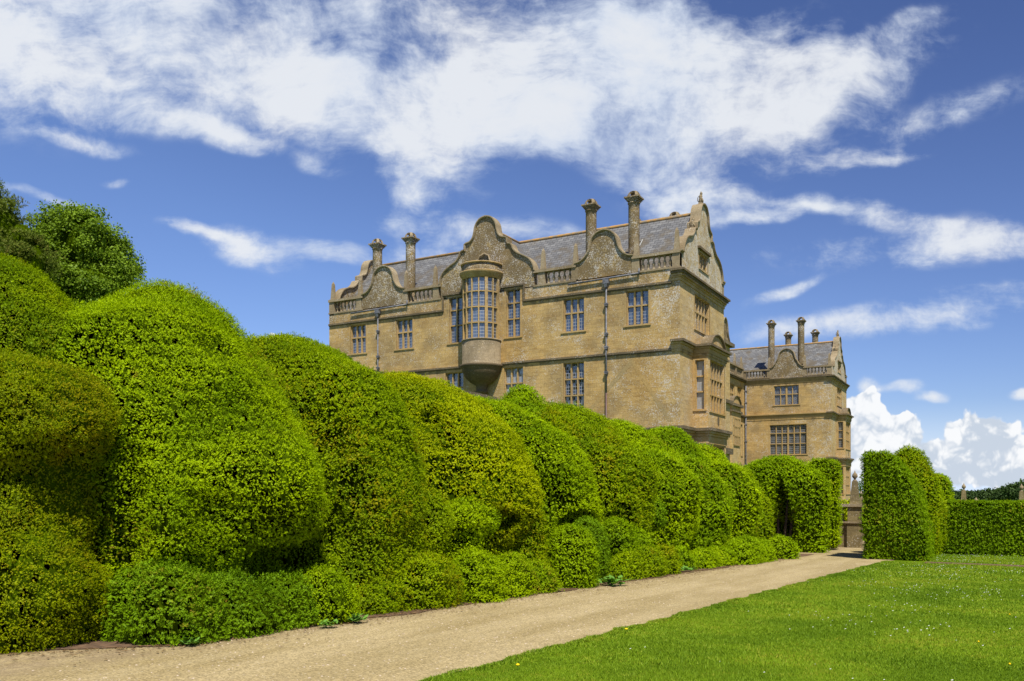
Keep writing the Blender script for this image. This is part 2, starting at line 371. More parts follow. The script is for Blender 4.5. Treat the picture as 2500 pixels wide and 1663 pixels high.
def gravel_mat():
    m, N = new_mat('gravel'); P = wpos(N); x, y, z = N.sep(P)
    v = N.node('ShaderNodeTexVoronoi'); N.put(v.inputs[0], P); v.inputs['Scale'].default_value = 55
    v2 = N.node('ShaderNodeTexVoronoi'); N.put(v2.inputs[0], P); v2.inputs['Scale'].default_value = 24
    n = N.noise(N.mapping(P, rot=(0,0,R(-4)), scale=(1.6, .35, 1)), .9, 5, .6); n2 = N.noise(P, 3, 5, .7)
    col = N.mix(N.rng(n, .35, .68), (.285,.222,.105), (.375,.300,.160))
    pc = N.sep(v.outputs['Color'])[0]
    col = N.mix(.75, col, N.mix(1., col, N.mix(N.rng(pc, .1, .95, 0., 1., 'LINEAR'), (.55,.53,.50), (1.34,1.32,1.28)), 'MULTIPLY'))
    stone = N.m('MULTIPLY', N.m('LESS_THAN', v2.outputs['Distance'], .30), N.m('GREATER_THAN', N.sep(v2.outputs['Color'])[1], N.m('SUBTRACT', 1.28, N.m('MULTIPLY', n2, .95))))
    col = N.mix(stone, col, N.mix(N.sep(v2.outputs['Color'])[2], (.25,.20,.11), (.50,.42,.27)))
    tr = N.noise(N.mapping(P, rot=(0,0,R(-3)), scale=(2.6, .10, 1)), 1.0, 3, .5)
    col = N.mix(N.rng(tr, .42, .62, 0., .12), col, (.42,.345,.195))
    # browner, darker margin towards the hedge side, broken up by noise
    edge = N.rng(N.m('ADD', x, N.m('MULTIPLY', y, -.035)), -7.6, -8.6, 0., .6)
    col = N.mix(N.m('MULTIPLY', edge, N.rng(n2, .3, .6)), col, (.20,.145,.09))
    h = N.m('ADD', N.m('MULTIPLY', v.outputs['Distance'], -.5), N.m('MULTIPLY', stone, .5))
    finish(N, col, .95, N.bump(h, .9, .012), .12); return m
M['gravel'] = gravel_mat()
def strip(name, left, right, mat, dz, kind='structure'):
    """left/right: lists of (x, y) with equal lengths"""
    V = []; F = []
    for i, (a, b) in enumerate(zip(left, right)):
        for t in np.linspace(0, 1, 9):
            x, y = a[0]+(b[0]-a[0])*t, a[1]+(b[1]-a[1])*t; V.append((x, y, float(gz(x, y))+dz))
    for i in range(len(left)-1):
        for k in range(8): F.append((i*9+k, i*9+k+1, (i+1)*9+k+1, (i+1)*9+k))
    return tag(np_mesh(name, np.array(V), np.array(F), mat, k=4), kind=kind)
yy = np.concatenate([np.arange(-6, 34.6, .35), [34.6, 35.2, 36, 38, 42, 46, 50, 56]])
def lawn_edge(y): return -4.95+.040*np.clip(y, -6, 34.6)+.03*np.sin(y*2.7)+.02*np.sin(y*6.1)
right = [(lawn_edge(y) if y < 34.7 else -3.4, y) for y in yy]
left = [(-13. if y < 36 else -12., y) for y in yy]
strip('gravel_path', left, right, M['gravel'], .012)
strip('soil_bed', [(-15, y) for y in yy[yy < 42]], [(-8.45+.045*y+.10*math.sin(y*1.3)+.06*math.sin(y*3.7)-.95*max(0, 6.6-y), y) for y in yy[yy < 42]], M['soil'], .022)
strip('sunken_path', [(-2.3, 33.9), (20, 33.9)], [(-2.3, 35.2), (20, 35.2)], M['soil'], .010)

# ------------------------------------------------------------------ clipped yew as smooth unions of rounded masses
def noise3(P, s, seed=0):
    r = np.random.default_rng(seed); out = np.zeros(len(P))
    for i in range(5):
        d = r.normal(size=3); d /= np.linalg.norm(d); out += np.sin(P@d*s*(1+.35*i)+r.uniform(0, 6.28))
    return out/5
def prim_sdf(p, P):
    if p[0] == 'E':
        c, r = np.array(p[1]), np.array(p[2]); q = (P-c)/r; k0 = np.linalg.norm(q, axis=1); k1 = np.linalg.norm(q/r, axis=1)
        return k0*(k0-1)/np.maximum(k1, 1e-6)
    c, h, rd = np.array(p[1]), np.array(p[2]), p[3]
    q = np.abs(P-c)-(h-rd); d = np.linalg.norm(np.maximum(q, 0), axis=1)+np.minimum(q.max(axis=1), 0)-rd
    for (n, o) in (p[4] if len(p) > 4 else ()):
        n = np.array(n, float); n /= np.linalg.norm(n); e = P@n-np.dot(n, o)
        k = .35; h_ = np.clip(.5-.5*(d-e)/k, 0, 1); d = d*(1-h_)+e*h_+k*h_*(1-h_)
    return d
def smin(ds, k):
    a = ds[0]
    for b in ds[1:]:
        h = np.clip(.5+.5*(b-a)/k, 0, 1); a = b*(1-h)+a*h-k*h*(1-h)
    return a
CARVE = [((-9.45,6.95,1.0),(.42,.30,1.3)), ((-8.75,8.9,.60),(.6,.85,.36)), ((-8.75,12.85,.95),(.5,.26,.9)), ((-8.55,14.4,1.02),(.55,.75,.26)), ((-8.5,16.5,.95),(.5,.45,.5)), ((-8.5,18.3,.85),(.6,.85,.36)),
         ((-8.55,23.5,.75),(.6,.55,.9)), ((-10.3,9.35,3.9),(.30,.32,.11)), ((-9.85,14.0,3.1),(.26,.3,.22)), ((-9.3,10.35,2.35),(.5,.3,.7)), ((-8.6,20.2,1.1),(.4,.5,.3)), ((-8.9,27.2,1.0),(.5,.3,.8)), ((-8.8,30.3,.8),(.5,.3,.9)), ((-10.2,5.0,1.2),(.8,.3,.9)), ((-8.75,15.5,.2),(.6,.22,.8)), ((-8.5,19.3,.2),(.5,.25,.8)), ((-8.7,10.0,1.0),(.5,.22,.5)), ((-8.6,24.6,.2),(.5,.3,.8))]
DENTS = []           # (centre, radius, height): clipped bulges (+) and folds (-) of the great hedge
class Yew:
    def __init__(s, name, label, cat, mat, prims, k=.22, group=None, lump=.11, dens=1., loose=.5, size=1.):
        s.__dict__.update(name=name, label=label, cat=cat, mat=mat, prims=prims, k=k, group=group, lump=lump, dens=dens, loose=loose, size=size)
        mg = .65 if group == BIG else .35; lo = np.min([np.array(p[1])-np.array(p[2]) for p in prims], 0)-mg; hi = np.max([np.array(p[1])+np.array(p[2]) for p in prims], 0)+mg
        s.lo, s.hi = lo, hi; s.big = group == BIG
    def raw(s, P): return smin([prim_sdf(p, P) for p in s.prims], s.k)
    def f(s, P):
        """own clipped surface; the great yews flow into one another"""
        a = s.raw(P)
        if s.big:
            K = .13; acc = np.exp(-np.clip(a, -2, 6)/K)
            for o in YEWS:
                if o is not s and o.big and np.all(o.lo < s.hi+.6) and np.all(o.hi > s.lo-.6): acc += np.exp(-np.clip(o.raw(P), -2, 6)/K)
            a = -K*np.log(np.maximum(acc, 1e-30))
            a = a+.09+.15*noise3(P*np.array((1,1,1.15)), 1.05, 21)+.13*noise3(P, 2.5, 3)+.05*noise3(P, 5.3, 4)
            for c, rd, hh_ in DENTS:
                if np.all(np.array(c) > s.lo-1.5) and np.all(np.array(c) < s.hi+1.5): a = a-hh_*np.exp(-((P-c)**2).sum(1)/(rd*rd))
            for c, r in CARVE: a = np.maximum(a, -(prim_sdf(('E', c, r), P)))
            return a
        a = a+s.lump*noise3(P, 2.1, 3)+s.lump*.55*noise3(P, 5.3, 4)
        if s.name == 'hollow_yew': a = np.maximum(a, -prim_sdf(('E', (-8.42,39.3,.25), (.46,1.25,2.05)), P))
        return a
YEWS = []
def sprig_mesh(C, A, size, nl=7, lw=.22, spread=1.0, seed=1, G=None):
    """C centres, A axis directions, size per sprig -> V, F, tint. Each sprig is a fan of thin leaflets."""
    r = np.random.default_rng(seed); n = len(C)
    A = A/np.linalg.norm(A, axis=1, keepdims=True)
    B = np.cross(A, r.normal(size=(n, 3))); B /= np.linalg.norm(B, axis=1, keepdims=True); D = np.cross(A, B)
    Vs = []; tb = r.uniform(0, 1, n); T = []
    for j in range(nl):
        t = (j+.5)/nl; side = 1 if j % 2 else -1
        o = C+A*(size*(t*.75-.25))[:, None]
        ang = r.normal(0, .5, n)
        L = side*(B*np.cos(ang)[:, None]+D*np.sin(ang)[:, None])*spread+A*(.55+.3*r.uniform(size=n))[:, None]
        L /= np.linalg.norm(L, axis=1, keepdims=True); W = np.cross(L, A+.42*r.normal(size=(n, 3)) if G is None else G+.13*r.normal(size=(n, 3))); W /= np.linalg.norm(W, axis=1, keepdims=True)
        ln = size*(.62-.3*t); wd = size*lw
        Vs.append(np.stack([o-W*(wd/2)[:, None], o+W*(wd/2)[:, None], o+L*ln[:, None]], 1)); T.append(np.clip(tb*.75+r.uniform(0, .25, n), 0, 1))
    V = np.concatenate(Vs).reshape(-1, 3); F = np.arange(len(V)).reshape(-1, 3)
    return V, F, np.concatenate(T)
CAMP = np.array((0, 0, 1.6))
def ellipsoid_pts(p):
    n, m_ = 20, 12; c, r = p[1], p[2]; V = []
    for j in range(m_+1):
        for i in range(n):
            a, b = 2*math.pi*i/n, math.pi*j/m_; V.append((c[0]+r[0]*math.sin(b)*math.cos(a), c[1]+r[1]*math.sin(b)*math.sin(a), c[2]+r[2]*math.cos(b)))
    return V, [(j*n+i, j*n+(i+1) % n, (j+1)*n+(i+1) % n, (j+1)*n+i) for j in range(m_) for i in range(n)]
def surface_net(fn, lo, hi, h):
    """quads of the zero surface of fn inside a box (naive surface nets)"""
    nx, ny, nz = [int(math.ceil((hi[i]-lo[i])/h))+1 for i in range(3)]
    ax = [lo[i]+h*np.arange(n) for i, n in enumerate((nx, ny, nz))]
    G = np.stack(np.meshgrid(*ax, indexing='ij'), -1); F = fn(G.reshape(-1, 3)).reshape(nx, ny, nz); S = F < 0
    acc = np.zeros((nx-1, ny-1, nz-1, 3)); cnt = np.zeros((nx-1, ny-1, nz-1))
    sl = lambda o, n: slice(o, n-1+o)
    for a in range(3):
        for b in (0, 1):
            for c in (0, 1):
                o = [0, 0, 0]; o[(a+1) % 3] = b; o[(a+2) % 3] = c; o2 = list(o); o2[a] = 1
                A = tuple(sl(o[k], (nx, ny, nz)[k]) for k in range(3)); B = tuple(sl(o2[k], (nx, ny, nz)[k]) for k in range(3))
                x = S[A] != S[B]; t = np.where(x, F[A]/np.where(np.abs(F[A]-F[B]) < 1e-9, 1, F[A]-F[B]), 0)[..., None]
                acc += np.where(x[..., None], G[A]*(1-t)+G[B]*t, 0); cnt += x
    idx = -np.ones(cnt.shape, int); m = cnt > 0; idx[m] = np.arange(m.sum()); V = acc[m]/cnt[m][:, None]; Q = []
    for a in range(3):
        b, c = (a+1) % 3, (a+2) % 3; d = [slice(None)]*3; e = [slice(None)]*3; d[a] = slice(0, -1); e[a] = slice(1, None)
        for k in (b, c): d[k] = slice(1, -1); e[k] = slice(1, -1)
        x = np.argwhere(S[tuple(d)] != S[tuple(e)])
        if not len(x): continue
        x[:, b] += 1; x[:, c] += 1; q = []
        for (ob, oc) in ((0,0),(1,0),(1,1),(0,1)):
            y = x.copy(); y[:, b] -= ob; y[:, c] -= oc; q.append(idx[y[:, 0], y[:, 1], y[:, 2]])
        Q.append(np.stack(q, 1))
    return V, np.concatenate(Q)
def build_yew(yw, idx):
    root = thing(yw.name, yw.label, yw.cat, (float((yw.lo[0]+yw.hi[0])/2), float((yw.lo[1]+yw.hi[1])/2), float(gz(0, (yw.lo[1]+yw.hi[1])/2))), yw.group)
    off = np.array(root.location)
    Ydep = max(4., float(((yw.lo+yw.hi)/2)[:2]@np.array((VX, VY))))
    s0 = max(.028, .0028*Ydep)*yw.size; q = (Ydep/10)**.62                 # sprig size grows with distance, so far ones stay above a pixel
    want = 3.3/(s0*s0)*yw.dens                         # sprigs per square metre
    others = [o for o in YEWS if o is not yw and np.all(o.lo < yw.hi) and np.all(o.hi > yw.lo)]
    vol = np.prod(yw.hi-yw.lo); sh = .10
    n = int(want*vol/(2*sh)*.0+want*vol*0.5/sh*1.0*1.0)
    n = int(want*vol/(2*sh)*1.0) if False else n
    r = np.random.default_rng(100+idx)
    keepP, keepN = [], []
    left = min(n, 9000000)
    while left > 0:
        m = min(left, 400000); left -= m
        P = yw.lo+(yw.hi-yw.lo)*r.uniform(size=(m, 3))
        P = P[P[:, 2] > gz(0, P[:, 1])-.02]
        # cheap cull of the side turned away from the path
        f = yw.f(P); k = np.abs(f) < sh; P, f = P[k], f[k]
        if not len(P): continue
        e = .03; G = np.stack([yw.f(P+np.array(v)*e)-f for v in ((1,0,0),(0,1,0),(0,0,1))], 1); G /= np.linalg.norm(G, axis=1, keepdims=True)+1e-9
        toC = CAMP-P; toC /= np.linalg.norm(toC, axis=1, keepdims=True)
        vis = (G*toC).sum(1)
        k = (vis > -.30) | ((G[:, 2] > .5) & (r.uniform(size=len(P)) < .6)) | (r.uniform(size=len(P)) < .12)
        P, f, G = P[k], f[k], G[k]; P = P-G*(f*.8)[:, None]
        ok = np.ones(len(P), bool); own = yw.raw(P)
        for o in others:
            if yw.big and o.big: ok &= o.raw(P) >= own
            else: ok &= o.f(P) > -.05
        keepP.append(P[ok]); keepN.append(G[ok])
    P = np.concatenate(keepP); G = np.concatenate(keepN); n = len(P)
    # thinner, looser sprays near the ground and in patches
    lo = noise3(P, 1.3, 9+idx); keep = r.uniform(size=n) < np.clip(1.1+.35*lo, .6, 1)
    P, G, lo = P[keep], G[keep], lo[keep]; n = len(P)
    A = G*.55+np.array((0, 0, .22))+r.normal(0, .45, (n, 3))
    size = s0*r.uniform(.75, 1.35, n)*(1+.25*yw.loose*np.clip(-G[:, 2], 0, 1))
    P = P+G*(r.normal(0, .018, n)+.02*(r.uniform(size=n) < .05))[:, None]
    # a scatter of longer stray shoots
    stray = r.uniform(size=n) < .012*yw.loose*2; size[stray] *= 1.6; P[stray] += G[stray]*.03
    # clipped foliage stands in small tufts
    Q = P*np.array((1, 1, 1.9)); dsp = (.026*noise3(Q, 15, 31)+.024*noise3(Q, 62/q, 32)+.024*noise3(Q, 150/q, 33))*q*(1+.6*(yw.loose > 1))*(.8+.75*np.clip(1-G[:, 2], 0, 1))
    P = P+G*(dsp-.018*q)[:, None]; kk = r.uniform(size=n) < np.clip(1.15+dsp/(.04*q), .45, 1); P, G, A, size, n = P[kk], G[kk], A[kk], size[kk], int(kk.sum())
    up = np.array((0, 0, 1.)); V, F, T = sprig_mesh(P, A, size, 5, .26, 1., 200+idx, G*.85+up*.30)
    o = np_mesh('foliage', V-off, F, M[yw.mat], T, root)
    dep = .030+.0011*Ydep
    lo2, hi2 = yw.lo.copy(), yw.hi.copy(); lo2[2] = max(lo2[2], float(gz(0, hi2[1]))-.3)
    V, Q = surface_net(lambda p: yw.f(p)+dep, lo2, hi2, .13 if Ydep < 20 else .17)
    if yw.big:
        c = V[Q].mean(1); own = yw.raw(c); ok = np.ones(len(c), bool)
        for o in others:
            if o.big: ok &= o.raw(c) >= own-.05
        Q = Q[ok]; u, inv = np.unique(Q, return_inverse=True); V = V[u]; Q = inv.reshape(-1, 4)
    o = np_mesh('shade_core', V-off, Q, M['core'], None, root, 4); o.data.polygons.foreach_set('use_smooth', np.ones(len(Q), bool))  # closed dark shell under the sprigs, painted as shaded depth
    return n
def E(x, y, z, rx, ry, rz): return ('E', (x, y, z), (rx, ry, rz))
LONE = None
BIG = 'great cloud-clipped yews in the long hedge beside the path'
LOWG = 'low clipped yew mounds along the foot of the long hedge'
def yew(*a, **k): YEWS.append(Yew(*a, **k))
yew('clipped_yew', 'rounded green yew with bronze patches at the far left, just below the two trees', 'yew', 'yew_olive',
    [E(-12.4,6.65,1.9,2.1,1.45,3.02), E(-11.6,4.9,.8,2.0,1.9,2.6)], group=BIG)
yew('clipped_yew', 'bronze-tipped yew at the left edge, mushroom head over a narrower waist', 'yew', 'yew_bronze',
    [E(-9.97,5.85,2.42,.92,.92,.86), E(-10.05,5.9,1.3,.80,.80,1.4), E(-9.8,5.7,.35,.90,.90,.92)], k=.12, group=LONE, loose=1.6, lump=.20)
yew('clipped_yew', 'biggest bright green yew dome, with a swollen lower bulge leaning to the path', 'yew', 'yew_fresh',
    [E(-11.8,9.05,1.9,2.3,1.75,3.15), E(-11.0,7.6,1.5,1.8,1.5,2.6), E(-10.5,8.6,1.9,1.7,1.8,2.1), E(-9.2,8.75,1.55,.98,.95,.86), E(-9.75,7.2,1.25,1.0,.85,.85), E(-10.1,7.9,.2,.9,1.4,.8)], k=.75, group=BIG, loose=1.2)
yew('low_yew', 'loose feathery dark green yew mound spilling onto the soil beneath the biggest green dome', 'yew', 'yew_dark',
    [E(-8.75,6.85,.12,.75,.62,.62), E(-8.6,7.7,.05,.62,.6,.52), E(-8.55,8.5,.0,.5,.55,.5)], k=.15, group=LOWG, loose=3., lump=.14, size=1.5, dens=1.1)
yew('low_yew', 'small fresh green yew lump at the path edge, last before the olive hump', 'yew', 'yew_fresh',
    [E(-8.35,9.15,.0,.42,.45,.52)], k=.15, group=LOWG, loose=2.)
yew('clipped_yew', 'broad olive green yew hump with brownish shoulder, between the biggest dome and the yellow-green hump', 'yew', 'yew_olive',
    [E(-11.8,11.6,1.55,2.3,1.9,2.95), E(-12.1,12.8,1.85,2.3,2.0,2.75), E(-10.3,11.1,1.85,1.85,1.75,2.0), E(-9.7,11.1,1.1,1.35,1.5,1.6), E(-9.55,10.9,.1,1.2,1.3,1.3)], k=.75, group=BIG)
yew('low_yew', 'small upright tongue of yew against the right flank of the olive hump', 'yew', 'yew_olive',
    [E(-8.7,12.35,.95,.34,.36,.58), E(-8.95,12.3,.3,.4,.5,.6)], k=.15, group=LOWG)
yew('low_yew', 'brownish green rounded skirt of yew at the foot of the olive hump', 'yew', 'yew_olive',
    [E(-8.5,10.6,-.2,.40,.7,.5), E(-8.3,11.7,-.1,.5,.75,.62)], k=.15, group=LOWG, loose=1.3)
yew('clipped_yew', 'yellow-green yew hump with long smooth sloping shoulder, below the oriel window of the house', 'yew', 'yew_lime',
    [E(-11.6,15.0,1.3,2.4,2.6,2.95), E(-12.2,17.2,1.6,2.3,2.4,2.7), E(-10.2,15.2,1.7,1.85,1.95,1.75), E(-9.6,15.2,1.5,1.25,1.7,1.1), E(-10.1,14.9,-.1,.85,1.9,1.1)], k=.75, group=BIG)
yew('low_yew', 'long bright green mound at the foot of the yellow-green hump', 'yew', 'yew_fresh',
    [E(-8.2,13.1,-.15,.52,.7,.66), E(-8.15,14.1,-.2,.5,.7,.62), E(-8.75,13.6,1.05,.5,.75,.34), E(-8.75,13.5,.45,.42,.5,.5), E(-8.1,15.2,-.35,.42,.5,.5)], k=.16, group=LOWG, loose=1.3)
yew('low_yew', 'narrow lumpy yew lobe rising under the overhang of the yellow-green hump', 'yew', 'yew_olive',
    [E(-8.55,15.7,.75,.36,.36,.62), E(-8.6,15.6,.1,.40,.45,.6)], k=.16, group=LOWG)
yew('clipped_yew', 'mid green yew hump carrying a small round dark cap on its crest', 'yew', 'yew_fresh',
    [E(-11.6,18.6,1.25,2.4,2.3,2.95), E(-10.0,18.5,1.3,1.65,1.6,1.9), E(-10.1,18.4,-.3,.85,1.4,1.0)], k=.75, group=BIG)
yew('clipped_yew', 'small round dark cap of yew rising above the hedge crest before a lower window', 'yew', 'yew_green',
    [E(-12.0,21.3,3.98,.78,.78,.72), E(-11.9,21.0,2.9,1.2,1.4,1.5)], k=.2, group=BIG)
yew('low_yew', 'neat round-topped drum of clipped yew standing forward at the path edge', 'yew', 'yew_green',
    [E(-8.05,16.75,-.1,.54,.60,.92), E(-8.05,16.8,-.55,.56,.62,.6)], k=.1, group=LOWG)
yew('low_yew', 'darker rounded yew lobe directly behind the neat round-topped drum', 'yew', 'yew_dark',
    [E(-8.25,18.0,.0,.52,.55,.98)], k=.1, group=LOWG)
yew('clipped_yew', 'deep green yew hump with dark crest, under the drainpipe and tall leaded window', 'yew', 'yew_olive',
    [E(-11.5,23.3,1.35,2.4,2.9,2.95), E(-11.8,21.2,1.1,2.4,2.2,2.9), E(-9.9,22.2,1.25,1.7,2.1,1.95), E(-10.0,21.8,-.4,.85,2.0,1.0)], k=.75, group=BIG)
yew('low_yew', 'small round yew ball poised in the dark hollow of the deep green hump', 'yew', 'yew_dark',
    [E(-8.6,23.4,.95,.34,.36,.42)], k=.1, group=LOWG)
yew('low_yew', 'rounded yew dome above the box-like mound midway along the path', 'yew', 'yew_green',
    [E(-8.5,20.3,.30,.5,.60,.55), E(-8.5,21.5,.05,.45,.6,.55)], k=.12, group=LOWG)
yew('low_yew', 'long box-like clipped yew mound with bronze end, midway along the path edge', 'yew', 'yew_olive',
    [E(-7.95,19.6,-.45,.42,.9,.55), E(-7.9,20.9,-.45,.45,.9,.58), E(-7.85,22.1,-.5,.45,.7,.6)], k=.15, group=LOWG)
yew('clipped_yew', 'bright green yew hump with a rounded shoulder, below the corner of the house', 'yew', 'yew_fresh',
    [E(-11.3,27.2,1.15,2.4,2.6,2.95), E(-9.7,25.9,1.05,1.65,2.0,1.95), E(-9.5,25.6,-.5,.85,1.8,1.0)], k=.75, group=BIG)
yew('clipped_yew', 'dark crested yew hump below the projecting bay of the house', 'yew', 'yew_green',
    [E(-11.3,31.3,1.15,2.2,2.5,2.95), E(-9.5,29.0,.95,1.6,2.0,1.95), E(-9.3,28.8,-.6,.8,1.7,1.0)], k=.75, group=BIG)
yew('clipped_yew', 'smooth green yew hump, last but one of the long hedge before the gateway', 'yew', 'yew_fresh',
    [E(-10.6,33.4,.85,2.0,2.1,2.75), E(-9.1,32.0,.7,1.5,1.9,2.0), E(-9.0,31.8,-.6,.8,1.6,1.0)], k=.75, group=BIG)
yew('clipped_yew', 'narrow bronze-green rounded yew ending the long hedge beside the dark hollow', 'yew', 'yew_olive',
    [E(-9.6,35.4,.4,1.5,1.3,2.45), E(-8.7,34.6,.1,1.0,1.1,1.8)], k=.3, group=BIG)
yew('low_yew', 'small pale green yew tuft at the bare gap in the hedge foot', 'yew', 'yew_green',
    [E(-8.0,23.9,-.6,.4,.5,.5)], k=.1, group=LOWG, loose=2.)
yew('low_yew', 'low spreading green yew mound beside the path under the corner of the house', 'yew', 'yew_fresh',
    [E(-7.9,25.6,-.7,.5,1.1,.5), E(-7.8,27.0,-.75,.5,.9,.5)], k=.1, group=LOWG)
yew('low_yew', 'long rounded yew mound at the path edge under the projecting bay', 'yew', 'yew_green',
    [E(-7.45,28.9,-.7,.6,1.3,.72), E(-7.35,30.6,-.75,.55,.9,.68)], k=.1, group=LOWG)
yew('low_yew', 'small round yew ball at the far hedge foot, next to the dark hollow', 'yew', 'yew_green',
    [E(-7.15,33.3,-.72,.6,.7,.62)], k=.1, group=LOWG)
yew('hollow_yew', 'tall yew with domed crown overhanging a dark hollow, left side of the gateway', 'yew', 'yew_green',
    [E(-9.3,42.4,.6,1.7,1.0,2.3), E(-9.0,40.8,1.75,1.9,1.9,1.45), E(-7.9,40.3,1.65,1.25,1.2,1.05), ('B', (-7.3,40.3,.4), (.62,.75,1.75), .3), E(-10.6,39.2,.6,1.3,1.6,2.2)], k=.3, loose=2.)
yew('pillar_yew', 'upright clipped yew pillar with bare foot, nearest the gateway opening on the left', 'yew', 'yew_fresh',
    [('B', (-7.45,44.5,.95), (.68,.9,2.2), .35)], k=.2)
yew('topiary_yew', 'tall square-cut yew block with a sloping right shoulder on the right side of the gateway', 'yew', 'yew_clipped',
    [('B', (-3.42,37.3,.95), (1.14,1.9,2.12), .22, [((1,0,.78), (-3.35,37,2.75)), ((1,0,.30), (-2.72,37,1.9))])], k=.1)
yew('topiary_yew', 'olive domed yew rising just behind the square-cut block at the gateway', 'yew', 'yew_olive',
    [E(-3.4,41.3,.6,1.3,1.9,2.95), E(-3.1,43.2,.2,1.1,1.5,2.2)], k=.3)
yew('topiary_yew', 'lower rounded yew shoulder joining the gateway dome to the flat-topped hedge', 'yew', 'yew_fresh',
    [('B', (-2.75,46.2,.35), (.85,1.4,2.05), .6)], k=.2)
yew('flat_hedge', 'long low flat-topped clipped hedge at the right, behind the lawn', 'hedge', 'yew_clipped',
    [('B', (5.0,44.6,-.25), (7.6,.9,1.36), .12)], k=.1, lump=.02)
def hedge_hit(xd, yd):
    """first point of the great hedge met by the line of sight through photo point xd, yd (2357 px wide copy)"""
    t = np.arange(7., 38., .05); d = ray(xd*1.0607, yd*1.0607); P = d[None]*t[:, None]+CAMP
    f = np.min([o.raw(P) for o in YEWS if o.big], 0)+.0; k = np.argmax(f < 0)
    return P[k] if (f < 0).any() else None
for xd, yd, rd, hh_ in ((120,690,.5,.12),(250,740,.5,.14),(440,720,.45,.10),(640,1110,.62,.34),(370,1215,.48,.28),(470,900,.6,.10),(560,960,.5,-.10),(860,880,.9,.14),(965,1020,.5,.16),(880,1230,.45,.12),(820,1010,.4,.10),
        (1180,950,.8,.14),(1245,1050,.5,.22),(1100,1165,.36,.28),(1235,1190,.30,.18),(1390,1060,.6,.16),(1360,985,.5,.12),(1500,1090,.5,.22),(1460,1160,.35,.15),(1600,1120,.5,.18),(1670,1080,.5,.15),(1740,1140,.5,.15),
        (500,792,.20,-.42),(600,835,.30,-.12),(690,925,.30,-.16),(770,1010,.30,-.22),(800,1120,.32,-.30),(790,1240,.35,-.34),(655,1300,.36,-.42),(490,1180,.26,-.18),(290,1120,.3,-.26),(270,1230,.35,-.4),(280,1010,.3,-.14),
        (985,968,.22,-.34),(1025,1010,.26,-.20),(1035,1090,.28,-.28),(1015,1180,.3,-.34),(1010,1270,.3,-.25),(1130,1212,.34,-.34),(1290,1150,.3,-.30),(1335,1225,.40,-.40),(1200,1262,.3,-.24),
        (1425,1060,.24,-.16),(1440,1185,.34,-.32),(1520,1205,.40,-.55),(1560,1080,.28,-.18),(1640,1130,.3,-.22),(1700,1165,.3,-.2),(940,920,.4,-.08),(210,800,.3,-.2)):
    h_ = hedge_hit(xd, yd)
    if h_ is not None: DENTS.append((h_, rd, hh_))
tot = sum(build_yew(y, i) for i, y in enumerate(YEWS))
print('SPRIGS', tot)
HOLLOW = next(o for o in bpy.data.objects if o.name.startswith('hollow_yew'))

for (x, y, lean) in ((-8.45,39.9,.1),(-8.7,40.1,-.1),(-8.25,40.1,.12),(-8.95,39.9,-.15)):
    mb = MB(); z = float(gz(0, y)); mb.tube([(x,y,z-.05),(x+lean*.4,y,z+.8),(x+lean,y+.1,z+1.8),(x+lean*1.5,y+.2,z+2.8)], [.09,.07,.06,.03])
    o = mb.build('trunk', M['bark'], HOLLOW); o.data.transform(Matrix.Translation(-HOLLOW.location))

